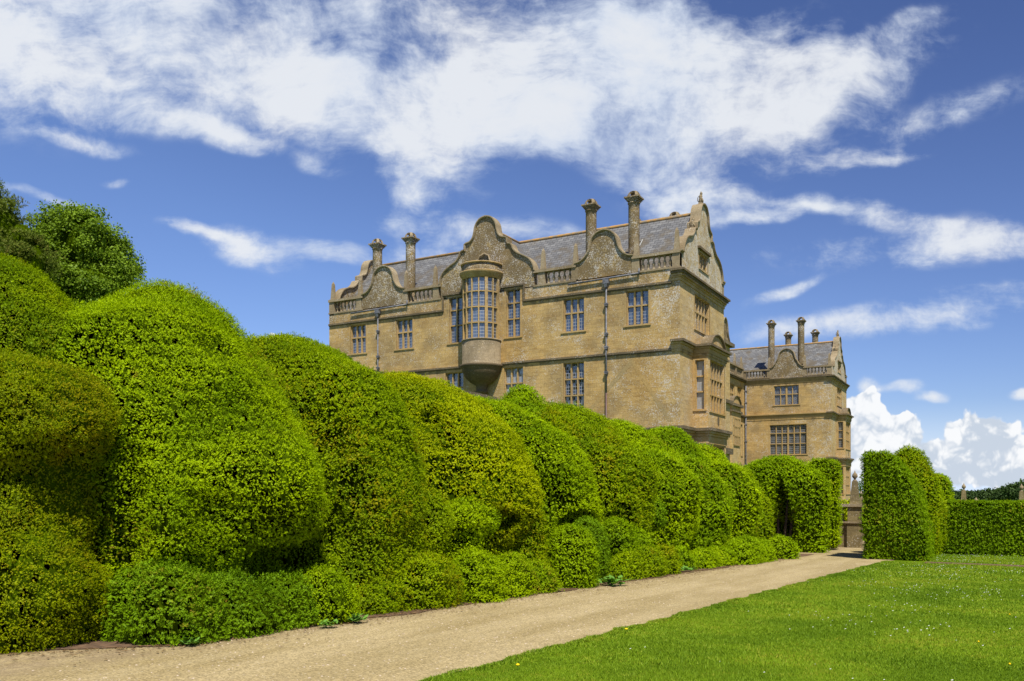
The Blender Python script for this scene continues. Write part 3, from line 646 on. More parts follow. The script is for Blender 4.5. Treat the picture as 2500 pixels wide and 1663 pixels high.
# ------------------------------------------------------------------ the house
HOUSE = thing('country_house', 'large golden stone country house with curved gables, tall round chimneys and slate roofs', 'house', (-32.6, 53.1, -1.6))
HO = np.array(HOUSE.location)
def part(mb, name, mat, parent=None, label=None):
    """house part, mesh coordinates relative to the house root"""
    o = mb.build(name, mat, None)
    o.data.transform(Matrix.Translation(-Vector(HO))); o.parent = parent or HOUSE
    if label: o['label'] = label
    return o
class Face:
    """vertical facade: u along it, d = depth inwards (negative = proud)"""
    def __init__(s, ax, c): s.ax, s.c = ax, c
    def p(s, u, z, d=0.): return (u, s.c+d, z) if s.ax == 'y' else (s.c-d, u, z)
    def quad(s, mb, u0, u1, z0, z1, d=0.): mb.quad(s.p(u0,z0,d), s.p(u1,z0,d), s.p(u1,z1,d), s.p(u0,z1,d))
    def box(s, mb, u0, u1, z0, z1, d0, d1):
        a = s.p(u0, z0, d0); b = s.p(u1, z1, d1)
        mb.box(min(a[0],b[0]), max(a[0],b[0]), min(a[1],b[1]), max(a[1],b[1]), z0, z1)
    def wall(s, mb, u0, u1, z0, z1, ops, depth=.32):
        us = sorted({u0, u1, *[o[0] for o in ops], *[o[1] for o in ops]}); zs = sorted({z0, z1, *[o[2] for o in ops], *[o[3] for o in ops]})
        for i in range(len(us)-1):
            for j in range(len(zs)-1):
                cu, cz = (us[i]+us[i+1])/2, (zs[j]+zs[j+1])/2
                if not any(o[0] < cu < o[1] and o[2] < cz < o[3] for o in ops): s.quad(mb, us[i], us[i+1], zs[j], zs[j+1])
        for a, b, c, d in ops:
            for (p, q) in (((a,c),(a,d)), ((b,c),(b,d)), ((a,c),(b,c)), ((a,d),(b,d))):
                mb.quad(s.p(p[0],p[1],0), s.p(q[0],q[1],0), s.p(q[0],q[1],depth), s.p(p[0],p[1],depth))
    def window(s, a, b, c, d, nl, rows, glass='glass', group=None, mull=.105, depth=.32, label=None, sill=True):
        """a,b = u range, c,d = z range, nl lights (or list), rows = list of fractions for transoms"""
        fr = MB(); pn = MB()
        s.box(fr, a+.001, a+.05, c+.001, d-.001, .10, depth); s.box(fr, b-.05, b-.001, c+.001, d-.001, .10, depth)
        s.box(fr, a+.05, b-.05, d-.05, d-.001, .10, depth); s.box(fr, a+.05, b-.05, c+.001, c+.04, .10, depth)
        for (x0, x1, z0, z1) in ((a-.15, a, c, d+.15), (b, b+.15, c, d+.15), (a, b, d, d+.15)): s.box(fr, x0, x1, z0, z1, -.012, .02)
        if sill: s.box(fr, a-.18, b+.18, c-.11, c-.001, -.07, .1)
        us = [a+.05+(b-a-.10)*i/nl for i in range(nl+1)]
        zs = [c+.04+(d-c-.09)*r for r in rows]
        for u in us[1:-1]:
            wd = mull*(1.9 if (nl in (6,) and abs(u-(a+b)/2) < .05) or (nl == 4 and s is WF and abs(u-(a+b)/2) < .05) else 1)
            s.box(fr, u-wd/2, u+wd/2, c+.04, d-.05, .13, depth-.04)
        for z in zs: s.box(fr, a+.05, b-.05, z-.045, z+.045, .125, depth-.045)
        s.quad(pn, a+.01, b-.01, c+.01, d-.01, depth-.06)
        f = part(fr, 'window', M['trim'], label=label); part(pn, 'pane', M[glass], f); return f
    def ledge(s, mb, u0, u1, z0, z1, pr): s.box(mb, u0, u1, z0, z1, -pr, .05)
    def gable(s, cu, prof, zb, thick, mat, cap='coping', both=True, name='gable', open_=None, label=None):
        """prof: half outline [(du, z)...] from apex outward"""
        out = [(cu-du, z) for du, z in reversed(prof)] + [(cu+du, z) for du, z in prof[1 if prof[0][0] == 0 else 0:]]
        mb = MB(); n = len(out)
        for d in (0, thick):
            if open_ is None:
                for i in range(n-1):
                    if abs(out[i+1][0]-out[i][0]) > 1e-4: mb.quad(s.p(out[i][0],zb,d), s.p(out[i+1][0],zb,d), s.p(out[i+1][0],out[i+1][1],d), s.p(out[i][0],out[i][1],d))
            else:
                a, b, c, e = open_
                def top(u):
                    for i in range(n-1):
                        if out[i][0] <= u <= out[i+1][0] and out[i+1][0] > out[i][0]:
                            t = (u-out[i][0])/(out[i+1][0]-out[i][0]); return out[i][1]*(1-t)+out[i+1][1]*t
                    return zb
                seg = sorted({round(o[0], 4) for o in out} | {a, b})
                for i in range(len(seg)-1):
                    u0, u1 = seg[i], seg[i+1]; t0, t1 = top(u0+1e-4), top(u1-1e-4)
                    if u1 <= a+1e-6 or u0 >= b-1e-6: mb.quad(s.p(u0,zb,d), s.p(u1,zb,d), s.p(u1,t1,d), s.p(u0,t0,d))
                    else:
                        mb.quad(s.p(u0,zb,d), s.p(u1,zb,d), s.p(u1,c,d), s.p(u0,c,d)); mb.quad(s.p(u0,e,d), s.p(u1,e,d), s.p(u1,t1,d), s.p(u0,t0,d))
        for i in range(n-1): mb.quad(s.p(*out[i],0), s.p(*out[i+1],0), s.p(*out[i+1],thick), s.p(*out[i],thick))
        mb.quad(s.p(out[0][0],zb,0), s.p(*out[0],0), s.p(*out[0],thick), s.p(out[0][0],zb,thick)); mb.quad(s.p(out[-1][0],zb,0), s.p(*out[-1],0), s.p(*out[-1],thick), s.p(out[-1][0],zb,thick))
        if open_:
            a, b, c, e = open_
            for (p, q) in (((a,c),(a,e)), ((b,c),(b,e)), ((a,c),(b,c)), ((a,e),(b,e))): mb.quad(s.p(*p,0), s.p(*q,0), s.p(*q,.3), s.p(*p,.3))
        g = part(mb, name, mat, label=label)
        cb = MB(); nn = []
        for i in range(n):
            a = out[max(i-1,0)]; b = out[min(i+1,n-1)]; t = (b[0]-a[0], b[1]-a[1]); L = math.hypot(*t) or 1; nn.append((-t[1]/L, t[0]/L))
        def ring(i):
            u, z = out[i]; nu, nz = nn[i]; t1, t2, t3 = -.002, .055, .13
            return [s.p(u+nu*t1, z+nz*t1, -.06), s.p(u+nu*t2, z+nz*t2, -.15), s.p(u+nu*t3, z+nz*t3, -.15), s.p(u+nu*t3, z+nz*t3, thick+.12), s.p(u+nu*t1, z+nz*t1, thick+.12)]
        rs = [ring(i) for i in range(n)]
        for i in range(n-1):
            vs = rs[i]+rs[i+1]; cb.add(vs, [(k, (k+1)%5, 5+(k+1)%5, 5+k) for k in range(5)])
        cb.add(rs[0], [(0,1,2,3,4)]); cb.add(rs[-1], [(4,3,2,1,0)])
        part(cb, 'coping', M[cap], g); return g
def smooth(pts, n=4):
    out = []
    for i in range(len(pts)-1):
        p0, p1, p2, p3 = pts[max(i-1,0)], pts[i], pts[i+1], pts[min(i+2,len(pts)-1)]
        for k in range(n):
            t = k/n
            out.append(tuple(.5*((2*p1[j])+(-p0[j]+p2[j])*t+(2*p0[j]-5*p1[j]+4*p2[j]-p3[j])*t*t+(-p0[j]+3*p1[j]-3*p2[j]+p3[j])*t**3) for j in (0,1)))
    return out+[pts[-1]]
BAL = [(.0,0),(.11,0),(.11,.06),(.06,.10),(.055,.16),(.10,.26),(.115,.33),(.08,.42),(.05,.50),(.06,.60),(.10,.66),(.10,.74),(.0,.74)]
bal_me = MB(); bal_me.lathe(0, 0, BAL, 10)
_b = bal_me.build('baluster', M['coping']); BALME = _b.data; bpy.data.objects.remove(_b)
def balusters(par, pts, h):
    for (x, y, z) in pts:
        o = bpy.data.objects.new('baluster', BALME); o.location = Vector((x, y, z))-Vector(HO); o.scale = (1, 1, h/.74); link(o, par)
def obelisk(x, y, z, h=1.55, w_=.165, mat='coping'):
    mb = MB(); mb.box(x-w_-.05, x+w_+.05, y-w_-.05, y+w_+.05, z, z+.08); mb.taper(x, y, z+.08, z+h-.22, w_, w_*.58, .24)
    part(mb, 'obelisk', M[mat])
def balustrade(F, u0, u1, zr=17.18, zb=16.15, posts=(), n=None, thick=.42):
    """rail, plinth and balusters between two posts"""
    mb = MB(); F.box(mb, u0, u1, zr-.18, zr, -.10, thick+.06); F.box(mb, u0, u1, zb-.12, zb, -.06, thick)
    for p in posts: F.box(mb, p-.26, p+.26, zb, zr-.18, -.02, thick-.02)
    o = part(mb, 'balustrade', M['coping'])
    ps = sorted([u0-.2]+list(posts)+[u1+.2]); pts = []
    for a, b in zip(ps[:-1], ps[1:]):
        if b-a > .9:
            m = max(1, int(round((b-a-.52)/.40))); pts += [F.p(a+.26+(b-a-.52)*(i+.5)/m, zb, thick/2) for i in range(m)]
    balusters(o, pts, zr-.18-zb); return o
def chimney(x, y, zb, zl, r=.47, shaft_only=False, cap_label=None):
    mb = MB(); s = r/.47
    prof = [(r*1.3, zb), (r*1.3, zb+.9), (r*1.02, zb+1.05)]
    z = zb+1.06
    while z < zl-.9: prof += [(r, z), (r*.992, z+.42)]; z += .44
    prof += [(r, zl-.46), (r*1.12, zl-.43), (r*1.12, zl-.36), (r*1.02, zl-.33), (r*1.04, zl-.28)]
    mb.lathe(x, y, prof, 20)
    for (a, z0, z1) in ((r*1.02, zl-.29, zl-.20), (r*1.18, zl-.20, zl-.10), (r*1.38, zl-.10, zl)): mb.box(x-a, x+a, y-a, y+a, z0, z1)
    c = part(mb, 'chimney', M['gable_stone'])
    cap = MB(); n, m_ = 24, 10; R0, R1 = r*1.22, r*.98; H = r*1.15
    def pos(i, j, k):
        a = 2*math.pi*i/n; e = math.pi/2*j/m_; Rr = (R0, R1)[k]; hh = (H, H-.13)[k]
        return (x+Rr*math.cos(e)**.75*math.cos(a) if j < m_ else x, y+Rr*math.cos(e)**.75*math.sin(a) if j < m_ else y, zl+hh*math.sin(e))
    def hole(i, j):
        a = (i+.5)/n*360 % 90; a = min(a, 90-a); return a < 33-1.2*max(0, j-3)**2 and j < 7
    for i in range(n):
        for j in range(m_):
            if hole(i, j): continue
            o = [pos(i,j,0), pos(i+1,j,0), pos(i+1,j+1,0), pos(i,j+1,0)]; q = [pos(i,j,1), pos(i+1,j,1), pos(i+1,j+1,1), pos(i,j+1,1)]
            cap.quad(*o); cap.quad(*q)
            if hole((i-1) % n, j): cap.quad(o[0], q[0], q[3], o[3])
            if hole((i+1) % n, j): cap.quad(o[1], q[1], q[2], o[2])
            if j > 0 and hole(i, j-1): cap.quad(o[0], q[0], q[1], o[1])
    part(cap, 'chimney_cap', M['coping'], c)
SMALL = smooth([(0,19.2),(.45,19.07),(.80,18.72),(.93,18.3),(1.06,17.9),(1.35,17.5),(1.75,17.26),(2.15,17.18)])
CENT = smooth([(0,21.6),(.45,21.47),(.78,21.05),(.88,20.6),(1.02,20.2),(1.32,19.92),(1.72,19.84)]) + smooth([(1.74,19.36),(2.08,19.30),(2.25,18.95),(2.55,18.62),(3.05,18.36),(3.55,18.05),(3.85,17.65),(3.98,17.18)])
ENDG = smooth([(0,21.5),(.45,21.38),(.78,20.98),(.92,20.45),(1.15,20.05),(1.62,19.86)]) + smooth([(1.64,19.36),(2.05,19.30),(2.3,18.95),(2.75,18.62),(3.4,18.42),(3.95,18.12),(4.35,17.6),(4.5,17.1)]) + [(5.1,17.1)]
def entablature(segs, name='cornice', label=None):
    """segs: list of (Face, u0, u1, zlist) stacked ledges; zlist = [(z0,z1,proud)...]"""
    mb = MB(); md = MB()
    for F, u0, u1, zl in segs:
        for z0, z1, pr, e0, e1 in zl: F.box(md if pr >= .275 else mb, u0-pr*e0, u1+pr*e1, z0, z1, -pr, .05)
    c = part(mb, 'cornice', M['trim']); 
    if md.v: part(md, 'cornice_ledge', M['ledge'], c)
    return c

def wing(y0, y1, far=False):
    global WF
    x0, x1 = -47.54, -17.8; yc = (y0+y1)/2; zr = 17.18
    S = Face('y', y0); WF = S; Ef = Face('x', x1); Wf = Face('x', x0); Bk = Face('y', y1)
    # --- openings
    if not far:
        w32 = [(c-.78, c+.78, 12.62, 14.9) for c in (-44.5, -39.9, -25.38, -20.72)]
        ow = [(-35.72, -34.52, 12.66, 16.1), (-30.78, -29.62, 12.66, 16.1)]
        lw = [(-36.05, -34.45, 7.2, 10.45), (-30.94, -29.38, 7.2, 10.45), (-26.18, -24.6, 7.2, 10.45), (-41.2,-39.6,7.2,10.45)]
        ops = w32+ow+lw
    else:
        ops = [(-24.75, -21.7, 12.5, 14.95), (-25.3, -20.75, 6.2, 9.98), (-24.3,-21.8,1.0,4.2)]
    mb = MB(); S.wall(mb, x0, x1, -3, 16.03, ops)
    part(mb, 'wall', M['stone'])
    ge = (yc-1.0, yc+1.0, 16.95, 18.05)
    we = (y0+3.1, y1-3.7, 12.62, 14.92)
    if far: we = (y0+4.4, y0+8.0, 12.62, 14.92)
    mb = MB(); Ef.wall(mb, y0, y1, -3, 15.95, [we]); part(mb, 'wall', M['stone_end'])
    mb = MB(); Wf.wall(mb, y0, y1, -3, 15.95, []); Bk.wall(mb, x0, x1, -3, 17.0, []); mb.quad((x0,y0+.5,15.9),(x1,y0+.5,15.9),(x1,y1,15.9),(x0,y1,15.9)); part(mb, 'wall', M['stone'])
    # quoin strip: pale worn corner
    # --- windows
    if not far:
        for o in w32: S.window(*o, 3, [.56], 'glass')
        for o in ow: S.window(*o, 2, [.38, .72], 'glass')
        S.window(*lw[0], 3, [.30, .66], 'glass'); S.window(*lw[1], 3, [.30, .66], 'glass_curtain'); S.window(*lw[2], 3, [.30, .66], 'glass_dark'); S.window(*lw[3], 3, [.30, .66], 'glass')
        Ef.window(*we, 5, [.55], 'glass_lattice')
    else:
        S.window(*ops[0], 4, [.55], 'glass_lattice'); S.window(*ops[1], 6, [.36, .72], 'glass_dark'); S.window(*ops[2], 4, [.5], 'glass_dark')
        Ef.window(*we, 4, [.55], 'glass_lattice')
    # --- string courses
    mb = MB()
    if not far:
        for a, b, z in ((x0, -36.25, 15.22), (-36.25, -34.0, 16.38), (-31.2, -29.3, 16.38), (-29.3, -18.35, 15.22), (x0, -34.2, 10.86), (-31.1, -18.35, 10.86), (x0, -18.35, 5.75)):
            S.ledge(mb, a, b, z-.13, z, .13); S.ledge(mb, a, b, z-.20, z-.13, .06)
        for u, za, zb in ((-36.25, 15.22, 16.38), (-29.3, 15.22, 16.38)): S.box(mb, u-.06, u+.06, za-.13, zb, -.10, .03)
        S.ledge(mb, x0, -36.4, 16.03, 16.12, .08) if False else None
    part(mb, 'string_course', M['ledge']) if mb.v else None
    zl3 = [(15.22,15.42,.06,0,0),(15.42,15.52,.12,0,0),(15.52,15.66,.18,0,0),(15.66,15.80,.285,0,0),(15.80,15.93,.40,0,0)]
    zl2 = [(10.62,10.80,.05,0,0),(10.80,11.10,.09,0,0),(11.10,11.24,.18,0,0),(11.24,11.40,.34,0,0)]
    zl1 = [(4.75,5.25,.05,0,0),(5.25,5.42,.12,0,0),(5.42,5.58,.24,0,0),(5.58,5.80,.36,0,0)]
    def wrap(zl): return [(z0, z1, pr, 1, 1) for z0, z1, pr, _, _ in zl]
    bx, by0, by1 = x1+1.05, y0+2.7, y0+7.0
    if far: by0, by1 = y0+4.0, y0+8.6
    BF = Face('x', bx); BS = Face('y', by0)
    q = 0; cor = None
    for li, zl in enumerate((zl3, zl2, zl1)):
        ret = [(a, b, c, 0, 0) for a, b, c, _, _ in zl]
        if li == 0: segs = [(Ef, y0, y1, wrap(zl)), (S, x1-.55, x1, ret)]
        else: segs = [(Ef, y0, by0, [(a,b,c,1,0) for a,b,c,_,_ in zl]), (Ef, by1, y1, [(a,b,c,0,1) for a,b,c,_,_ in zl]), (S, x1-.55, x1, ret), (BF, by0, by1, wrap(zl)), (BS, x1, bx, ret)]
        if far and li < 2: segs.append((S, x0, x1, [(a,b,c*.7,0,0) for a,b,c,_,_ in zl]))
        ss = []
        for (F_, a, b, zz_) in segs:
            ss.append((F_, a+.0007*q, b-.0006*q, [(z0+.0009*q, z1-.0008*q, pr+.0011*q, e0, e1) for z0, z1, pr, e0, e1 in zz_])); q += 1
        co = entablature(ss); cor = cor or co
    dm = MB(); zz = []
    for k in range(int((y1-y0)/.24)): zz += [(y0+.06+k*.24, -.19), (y0+.06+k*.24, -.25), (y0+.19+k*.24, -.25), (y0+.19+k*.24, -.19)]
    nz = len(zz); dm.add([Ef.p(u, z_, d) for z_ in (15.53, 15.655) for u, d in zz], [(i, i+1, nz+i+1, nz+i) for i in range(nz-1)])
    dm.add([Ef.p(u, 15.53, d) for u, d in zz], [(4*i, 4*i+1, 4*i+2, 4*i+3) for i in range(nz//4)])
    part(dm, 'dentil_row', M['trim'], cor)
    # --- bay on the end wall
    mb = MB()
    fo = [(by0+.42, by1-.42, 6.98, 10.42), (by0+.42, by1-.42, 1.2, 4.65)]; sdo = [(x1+.16, bx-.27, 7.05, 10.38), (x1+.16, bx-.27, 1.2, 4.6)]
    BF.wall(mb, by0, by1, -3, 11.3, fo); BS.wall(mb, x1, bx, -3, 11.3, sdo); Face('y', by1).wall(mb, x1, bx, -3, 11.3, [])
    mb.quad((x1,by0,11.3),(bx,by0,11.3),(bx,by1,11.3),(x1,by1,11.3))
    bay = part(mb, 'bay_window', M['stone_end'])
    for o in fo: BF.window(*o, 5, [.33, .66], 'glass_lattice', mull=.12)
    for o in sdo: BS.window(*o, 1, [.36, .68], 'glass_curtain' if not far else 'glass_dark')
    arc = [(1.75*math.sin(t), 11.42+.78*(math.cos(t)-math.cos(1.25))/(1-math.cos(1.25))) for t in np.linspace(0, 1.25, 9)]
    BF.gable((by0+by1)/2, arc, 11.402, .5, M['trim'], cap='ledge', name='pediment')
    # niche below bay window: flat dark oval, recess shade put into its colour
    mb = MB(); cy = (by0+by1)/2+.25
    mb.add([BF.p(cy+.24*math.cos(t), 6.40+.33*math.sin(t), -.012) for t in np.linspace(0, 2*math.pi, 20)[:-1]], [tuple(range(19))]); part(mb, 'niche', M['ledge'], bay)
    # --- roof
    rf = MB(); ze, zt = 15.95, 21.0; xa, xb = x0+.5, x1-.45
    rf.quad((xa,y0+.62,ze),(xb,y0+.62,ze),(xb,yc,zt),(xa,yc,zt)); rf.quad((xa,y1-.62,ze),(xb,y1-.62,ze),(xb,yc,zt),(xa,yc,zt))
    if not far:
        hw = 3.2
        for s_ in (-1, 1):
            rf.quad((-32.5,y0+.56,20.95),(-32.5,yc,20.95),(-32.5+s_*hw,yc-.02,17.6),(-32.5+s_*hw,y0+.56,17.6))
            rf.quad((-32.5+s_*1.0,y0+.56,19.9),(-32.5+s_*1.0,y0+3,19.9),(-32.5+s_*3.8,y0+1.6,17.2),(-32.5+s_*3.8,y0+.56,17.2)) if False else None
    rp = part(rf, 'roof', M['slate'])
    rt = MB(); rt.tube([(xa,yc,zt+.03),(xb,yc,zt+.03)], .13, 8)
    if not far: rt.tube([(-32.5,y0+.5,20.98),(-32.5,yc,20.98)], .11, 8)
    part(rt, 'ridge_tiles', M['ridge'], rp)
    # --- parapet with gables
    if not far:
        cs = (-41.95, -23.15); SM = SMALL
        S.gable(-32.5, CENT, 16.03, .5, M['gable_stone'], name='gable', label='tall central curved gable')
    else:
        cs = (-23.2,); SM = [(a*1.0, z+.35 if z > 17.5 else z+.2*max(0, (z-17.18)/.3)) for a, z in SMALL]
    for c in cs: S.gable(c, SM, 16.03, .42, M['gable_stone'])
    Ef.gable(yc, ENDG, 15.95, .5, M['gable_pale'], name='gable', open_=ge, label='tall curved end gable')
    Wf2 = Face('x', x0+.5); Wf2.gable(yc, ENDG, 15.95, .5, M['gable_stone'])
    Ef.window(*ge, 3, [], 'glass_dark')
    hb = MB(); Ef.box(hb, ge[0]-.35, ge[1]+.35, ge[3]+.17, ge[3]+.33, -.18, .02); part(hb, 'hood_mould', M['ledge'])
    P_ = (-47.28, -44.42, -39.85, -37.1, -27.85, -25.32, -20.85, -18.06) if not far else (-25.4, -21.0, -18.06)
    if not far: rails = ((x0-.04, -44.0, (-47.28, -44.42)), (-39.95, -36.45, (-39.85, -36.95)), (-28.55, -25.2, (-27.9, -25.3)), (-21.1, x1+.02, (-20.85, -18.06)))
    else: rails = ((-28.9, -25.25, (-28.6, -25.4)), (-21.15, x1+.02, (-21.0, -18.06)))
    for a, b, ps in rails: balustrade(S, a, b, posts=ps)
    Nn = Face('y', y1-.42)
    balustrade(Ef, y1-.62, y1, posts=(y1-.3,)); 
    for u in P_: obelisk(u, y0+.2, 17.18)
    obelisk(x1-.22, y1-.25, 17.18)
    # --- chimneys
    if not far:
        for x in (-43.3, -40.0, -24.5, -21.33): chimney(x, y0+.95, 16.0, 21.42, .38)
        for x in (-24.4, -21.3): chimney(x, y1-.9, 17.5, 22.4, .37)
    else:
        for x in (-25.3, -21.6): chimney(x, y0+1.0, 16.0, 23.2, .40)
        for x in (-25.3, -21.7): chimney(x, y1-1., 17.5, 23.35, .40)
    # --- finial beasts on the end gable
    def beast(x, y, z, h):
        mb = MB(); mb.taper(x, y, z-.1, z+h*.16, .17, .13)
        mb.lathe(x, y, [(0,z+h*.14),(.13,z+h*.15),(.15,z+h*.3),(.11,z+h*.5),(.13,z+h*.62),(.08,z+h*.74),(.0,z+h*.76)], 9)
        mb.lathe(x+.02, y+.05, [(0,z+h*.70),(.08,z+h*.75),(.10,z+h*.84),(.06,z+h*.93),(0,z+h*.95)], 8)
        for s_ in (-1, 1): mb.taper(x+.02, y+.05+s_*.06, z+h*.9, z+h*.97, .025, .012, h*.04); mb.tube([(x+.08,y+s_*.09,z+h*.5),(x+.14,y+s_*.12,z+h*.3),(x+.12,y+s_*.1,z+h*.16)], [.04,.035,.04], 6)
        mb.tube([(x-.1,y,z+h*.2),(x-.2,y-.05,z+h*.3),(x-.17,y-.12,z+h*.5),(x-.1,y-.15,z+h*.62)], [.03,.03,.03,.02], 6)
        part(mb, 'statue', M['coping'])
    beast(x1-.2, yc, 21.6, .95)
    for s_ in (-1, 1): beast(x1-.2, yc+s_*1.85, 19.42, .75)
    beast(x0+.75, yc, 21.6, .95)
    return S

WF = None
S1 = wing(53.1, 63.3)
wing(111., 123.2, True)
# --- oriel on the near wing
ox, oy, orad = -32.6, 52.72, 1.44
A0, A1 = math.pi*1.0-.25, 2*math.pi+.25
mb = MB()
mb.lathe(ox, oy, [(orad-.3,12.5),(orad+.05,12.5),(orad+.05,12.42),(orad-.03,12.4)], 40, A0, A1); part(mb, 'sill', M['coping'])
mb = MB(); mb.lathe(ox, oy, [(orad-.02,12.43),(orad,12.40),(orad,10.72),(orad+.03,10.7)], 40, A0, A1)
ori = part(mb, 'oriel_window', M['stained'])
mb = MB(); mb.lathe(ox, oy, [(orad-.35,17.9),(orad+.02,17.9),(orad+.02,17.38),(orad,17.3)], 40, A0, A1); part(mb, 'oriel_parapet', M['gable_stone'], ori)
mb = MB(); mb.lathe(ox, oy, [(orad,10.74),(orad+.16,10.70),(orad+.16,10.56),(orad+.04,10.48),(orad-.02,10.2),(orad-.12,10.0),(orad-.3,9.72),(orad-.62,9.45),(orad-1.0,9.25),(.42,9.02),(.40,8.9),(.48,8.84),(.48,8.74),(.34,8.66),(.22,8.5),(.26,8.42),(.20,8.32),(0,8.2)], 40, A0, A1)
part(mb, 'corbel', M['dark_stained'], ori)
mb = MB(); mb.lathe(ox, oy, [(orad-.06,16.86),(orad+.02,16.88),(orad+.05,17.08),(orad+.14,17.16),(orad+.2,17.3),(orad+.2,17.36),(orad,17.4)], 40, A0, A1); mb.lathe(ox, oy, [(orad,17.86),(orad+.12,17.9),(orad+.12,17.98),(orad-.4,18.02)], 40, A0, A1); part(mb, 'oriel_cornice', M['trim'], ori)
mb = MB()
def pol(a, r, z): return (ox+r*math.cos(a), oy+r*math.sin(a), z)
def arcbox(a0, a1, r0, r1, z0, z1, n=1):
    for i in range(n):
        b0, b1 = a0+(a1-a0)*i/n, a0+(a1-a0)*(i+1)/n
        mb.add([pol(b0,r0,z0),pol(b1,r0,z0),pol(b1,r1,z0),pol(b0,r1,z0),pol(b0,r0,z1),pol(b1,r0,z1),pol(b1,r1,z1),pol(b0,r1,z1)], [(0,3,2,1),(4,5,6,7),(0,1,5,4),(1,2,6,5),(2,3,7,6),(3,0,4,7)])
rows = [12.5, 13.62, 14.74, 15.86, 16.88]
NL = 8
for i in range(NL+1):
    a = math.pi+.02+(math.pi-.04)*i/NL; wd = .075 if i in (0, 2, 6, 8) else .034
    arcbox(a-wd, a+wd, orad-.20, orad-(.0 if i in (0,2,6,8) else .03), 12.5, 16.88)
for z in rows[1:-1]: arcbox(math.pi, 2*math.pi, orad-.18, orad-.035, z-.042, z+.042, 32)
part(mb, 'oriel_mullions', M['trim'], ori)
for i in range(NL):
    a, b = math.pi+.02+(math.pi-.04)*i/NL, math.pi+.02+(math.pi-.04)*(i+1)/NL
    mb = MB(); mb.quad(pol(a,orad-.14,12.5), pol(b,orad-.14,12.5), pol(b,orad-.14,16.88), pol(a,orad-.14,16.88)); part(mb, 'pane', M['glass'] if i < 6 else M['glass_dark'], ori)
mb = MB(); mb.box(ox-.9, ox+.9, oy-.2, oy+.38, 12.5, 16.9); part(mb, 'room_screen', M['glass_dark'], ori)
# little arched crest on the oriel head
mb = MB(); 
for s_ in (-1, 1): mb.tube([(ox+s_*1.0,53.0,18.05),(ox+s_*.5,53.0,18.35),(ox+s_*.38,53.0,18.75),(ox,53.0,18.95)], .07, 6)
part(mb, 'carved_crest', M['coping'], ori)
mb = MB()
for (ua, za), (ub, zb_) in (((-21.1,10.0),(-18.6,6.1)), ((-21.1,10.0),(-24.2,6.9))):
    mb.quad((ua-.02,53.094,za), (ub,53.094,zb_), (ub+(.34 if ub > ua else -.34),53.094,zb_), (ua+.0,53.094,za+.42))
part(mb, 'old_roof_scar', M['scar'])
# --- lead gutters and downpipes
for gx0, gx1, px_ in ((-45.1, -39.55, -42.4), (-25.75, -20.55, -22.9)):
    mb = MB(); mb.tube([(px_,52.98,15.7),(px_,52.98,10.95),(px_,52.9,10.8),(px_,52.98,10.6),(px_,52.98,8.2)], .055, 10)
    for z in (14.2, 12.2, 11.3, 9.6): mb.box(px_-.13, px_+.13, 52.88, 53.06, z-.05, z+.05); mb.box(px_-.10, px_+.10, 52.88, 53.06, z-.14, z-.08)
    dp = part(mb, 'downpipe', M['lead'])
    mb = MB(); mb.tube([(px_,52.98,8.2),(px_,52.98,-1.4)], .055, 10); part(mb, 'lower_pipe', M['iron'], dp)
    mb = MB(); mb.box(px_-.2, px_+.2, 52.8, 53.08, 15.55, 15.85); mb.taper(px_, 52.94, 15.3, 15.55, .08, .13); part(mb, 'hopper', M['lead'], dp)
    mb = MB(); mb.tube([(gx0,52.96,15.84),(px_,52.96,15.92),(gx1,52.96,15.98)], .065, 8); mb.tube([(gx1,52.96,15.9),(gx1,52.98,16.3)], .06, 8); part(mb, 'gutter', M['lead'], dp)
mb = MB(); mb.tube([(-28.3,110.86,15.2),(-28.3,110.86,-1.4)], .09, 8)
for z in (14.5, 13, 10.2, 8, 5): mb.box(-28.45, -28.15, 110.75, 110.98, z-.07, z+.07)
part(mb, 'downpipe', M['lead'])
mb = MB()
for dx in (-.22, .22): mb.tube([(-22.1+dx,54.6,17.0),(-21.9+dx,56.6,19.3)], .03, 6)
for t in np.linspace(.05, .95, 8): mb.tube([(-22.32+.2*t,54.6+2*t,17.05+2.3*t),(-21.88+.2*t,54.6+2*t,17.05+2.3*t)], .02, 6)
part(mb, 'roof_ladder', M['ladder'])
# --- recessed centre block, stair block and porch bay
C = Face('x', -28.5); WF = None
ops = []
for y in (68.5, 76, 84, 92): ops += [(y-1.3, y+1.3, 12.6, 14.8), (y-1.3, y+1.3, 6.2, 9.9)]
ops += [(104.0, 106.1, 12.6, 14.8), (107.4, 109.6, 12.6, 14.8), (106.9, 109.9, 6.1, 10.1)]
mb = MB(); C.wall(mb, 63.3, 111, -3, 15.95, ops); mb.box(-42, -28.9, 63.4, 110.9, -3, 15.9); part(mb, 'wall', M['stone_end'])
for o in ops: C.window(*o, 3, [.5] if o[2] > 10 else [.36, .7], 'glass_lattice')
mb = MB()
for z, pr in ((15.95, .45), (11.3, .3)):
    mb = MB(); C.ledge(mb, 63.3, 111, z-.35, z, pr*.6); C.ledge(mb, 63.3, 111, z-.16, z+.02, pr); part(mb, 'cornice', M['ledge'])
balustrade(C, 97, 110.6, posts=(97.3, 100.5, 103.7, 106.9, 110.1), zr=17.4, zb=16.2)
for y in (100.5, 103.7, 106.9, 110.1): obelisk(-28.7, y, 17.4)
rf = MB(); rf.quad((-28.9,63.5,16.2),(-28.9,110.8,16.2),(-35.2,110.8,20.5),(-35.2,63.5,20.5)); rf.quad((-42,63.5,16.2),(-42,110.8,16.2),(-35.2,110.8,20.5),(-35.2,63.5,20.5)); part(rf, 'roof', M['slate'])
mb = MB(); mb.box(-28.6, -19.95, 66.4, 72.8, -3, 13.9); st = part(mb, 'stair_block', M['stone_end'])
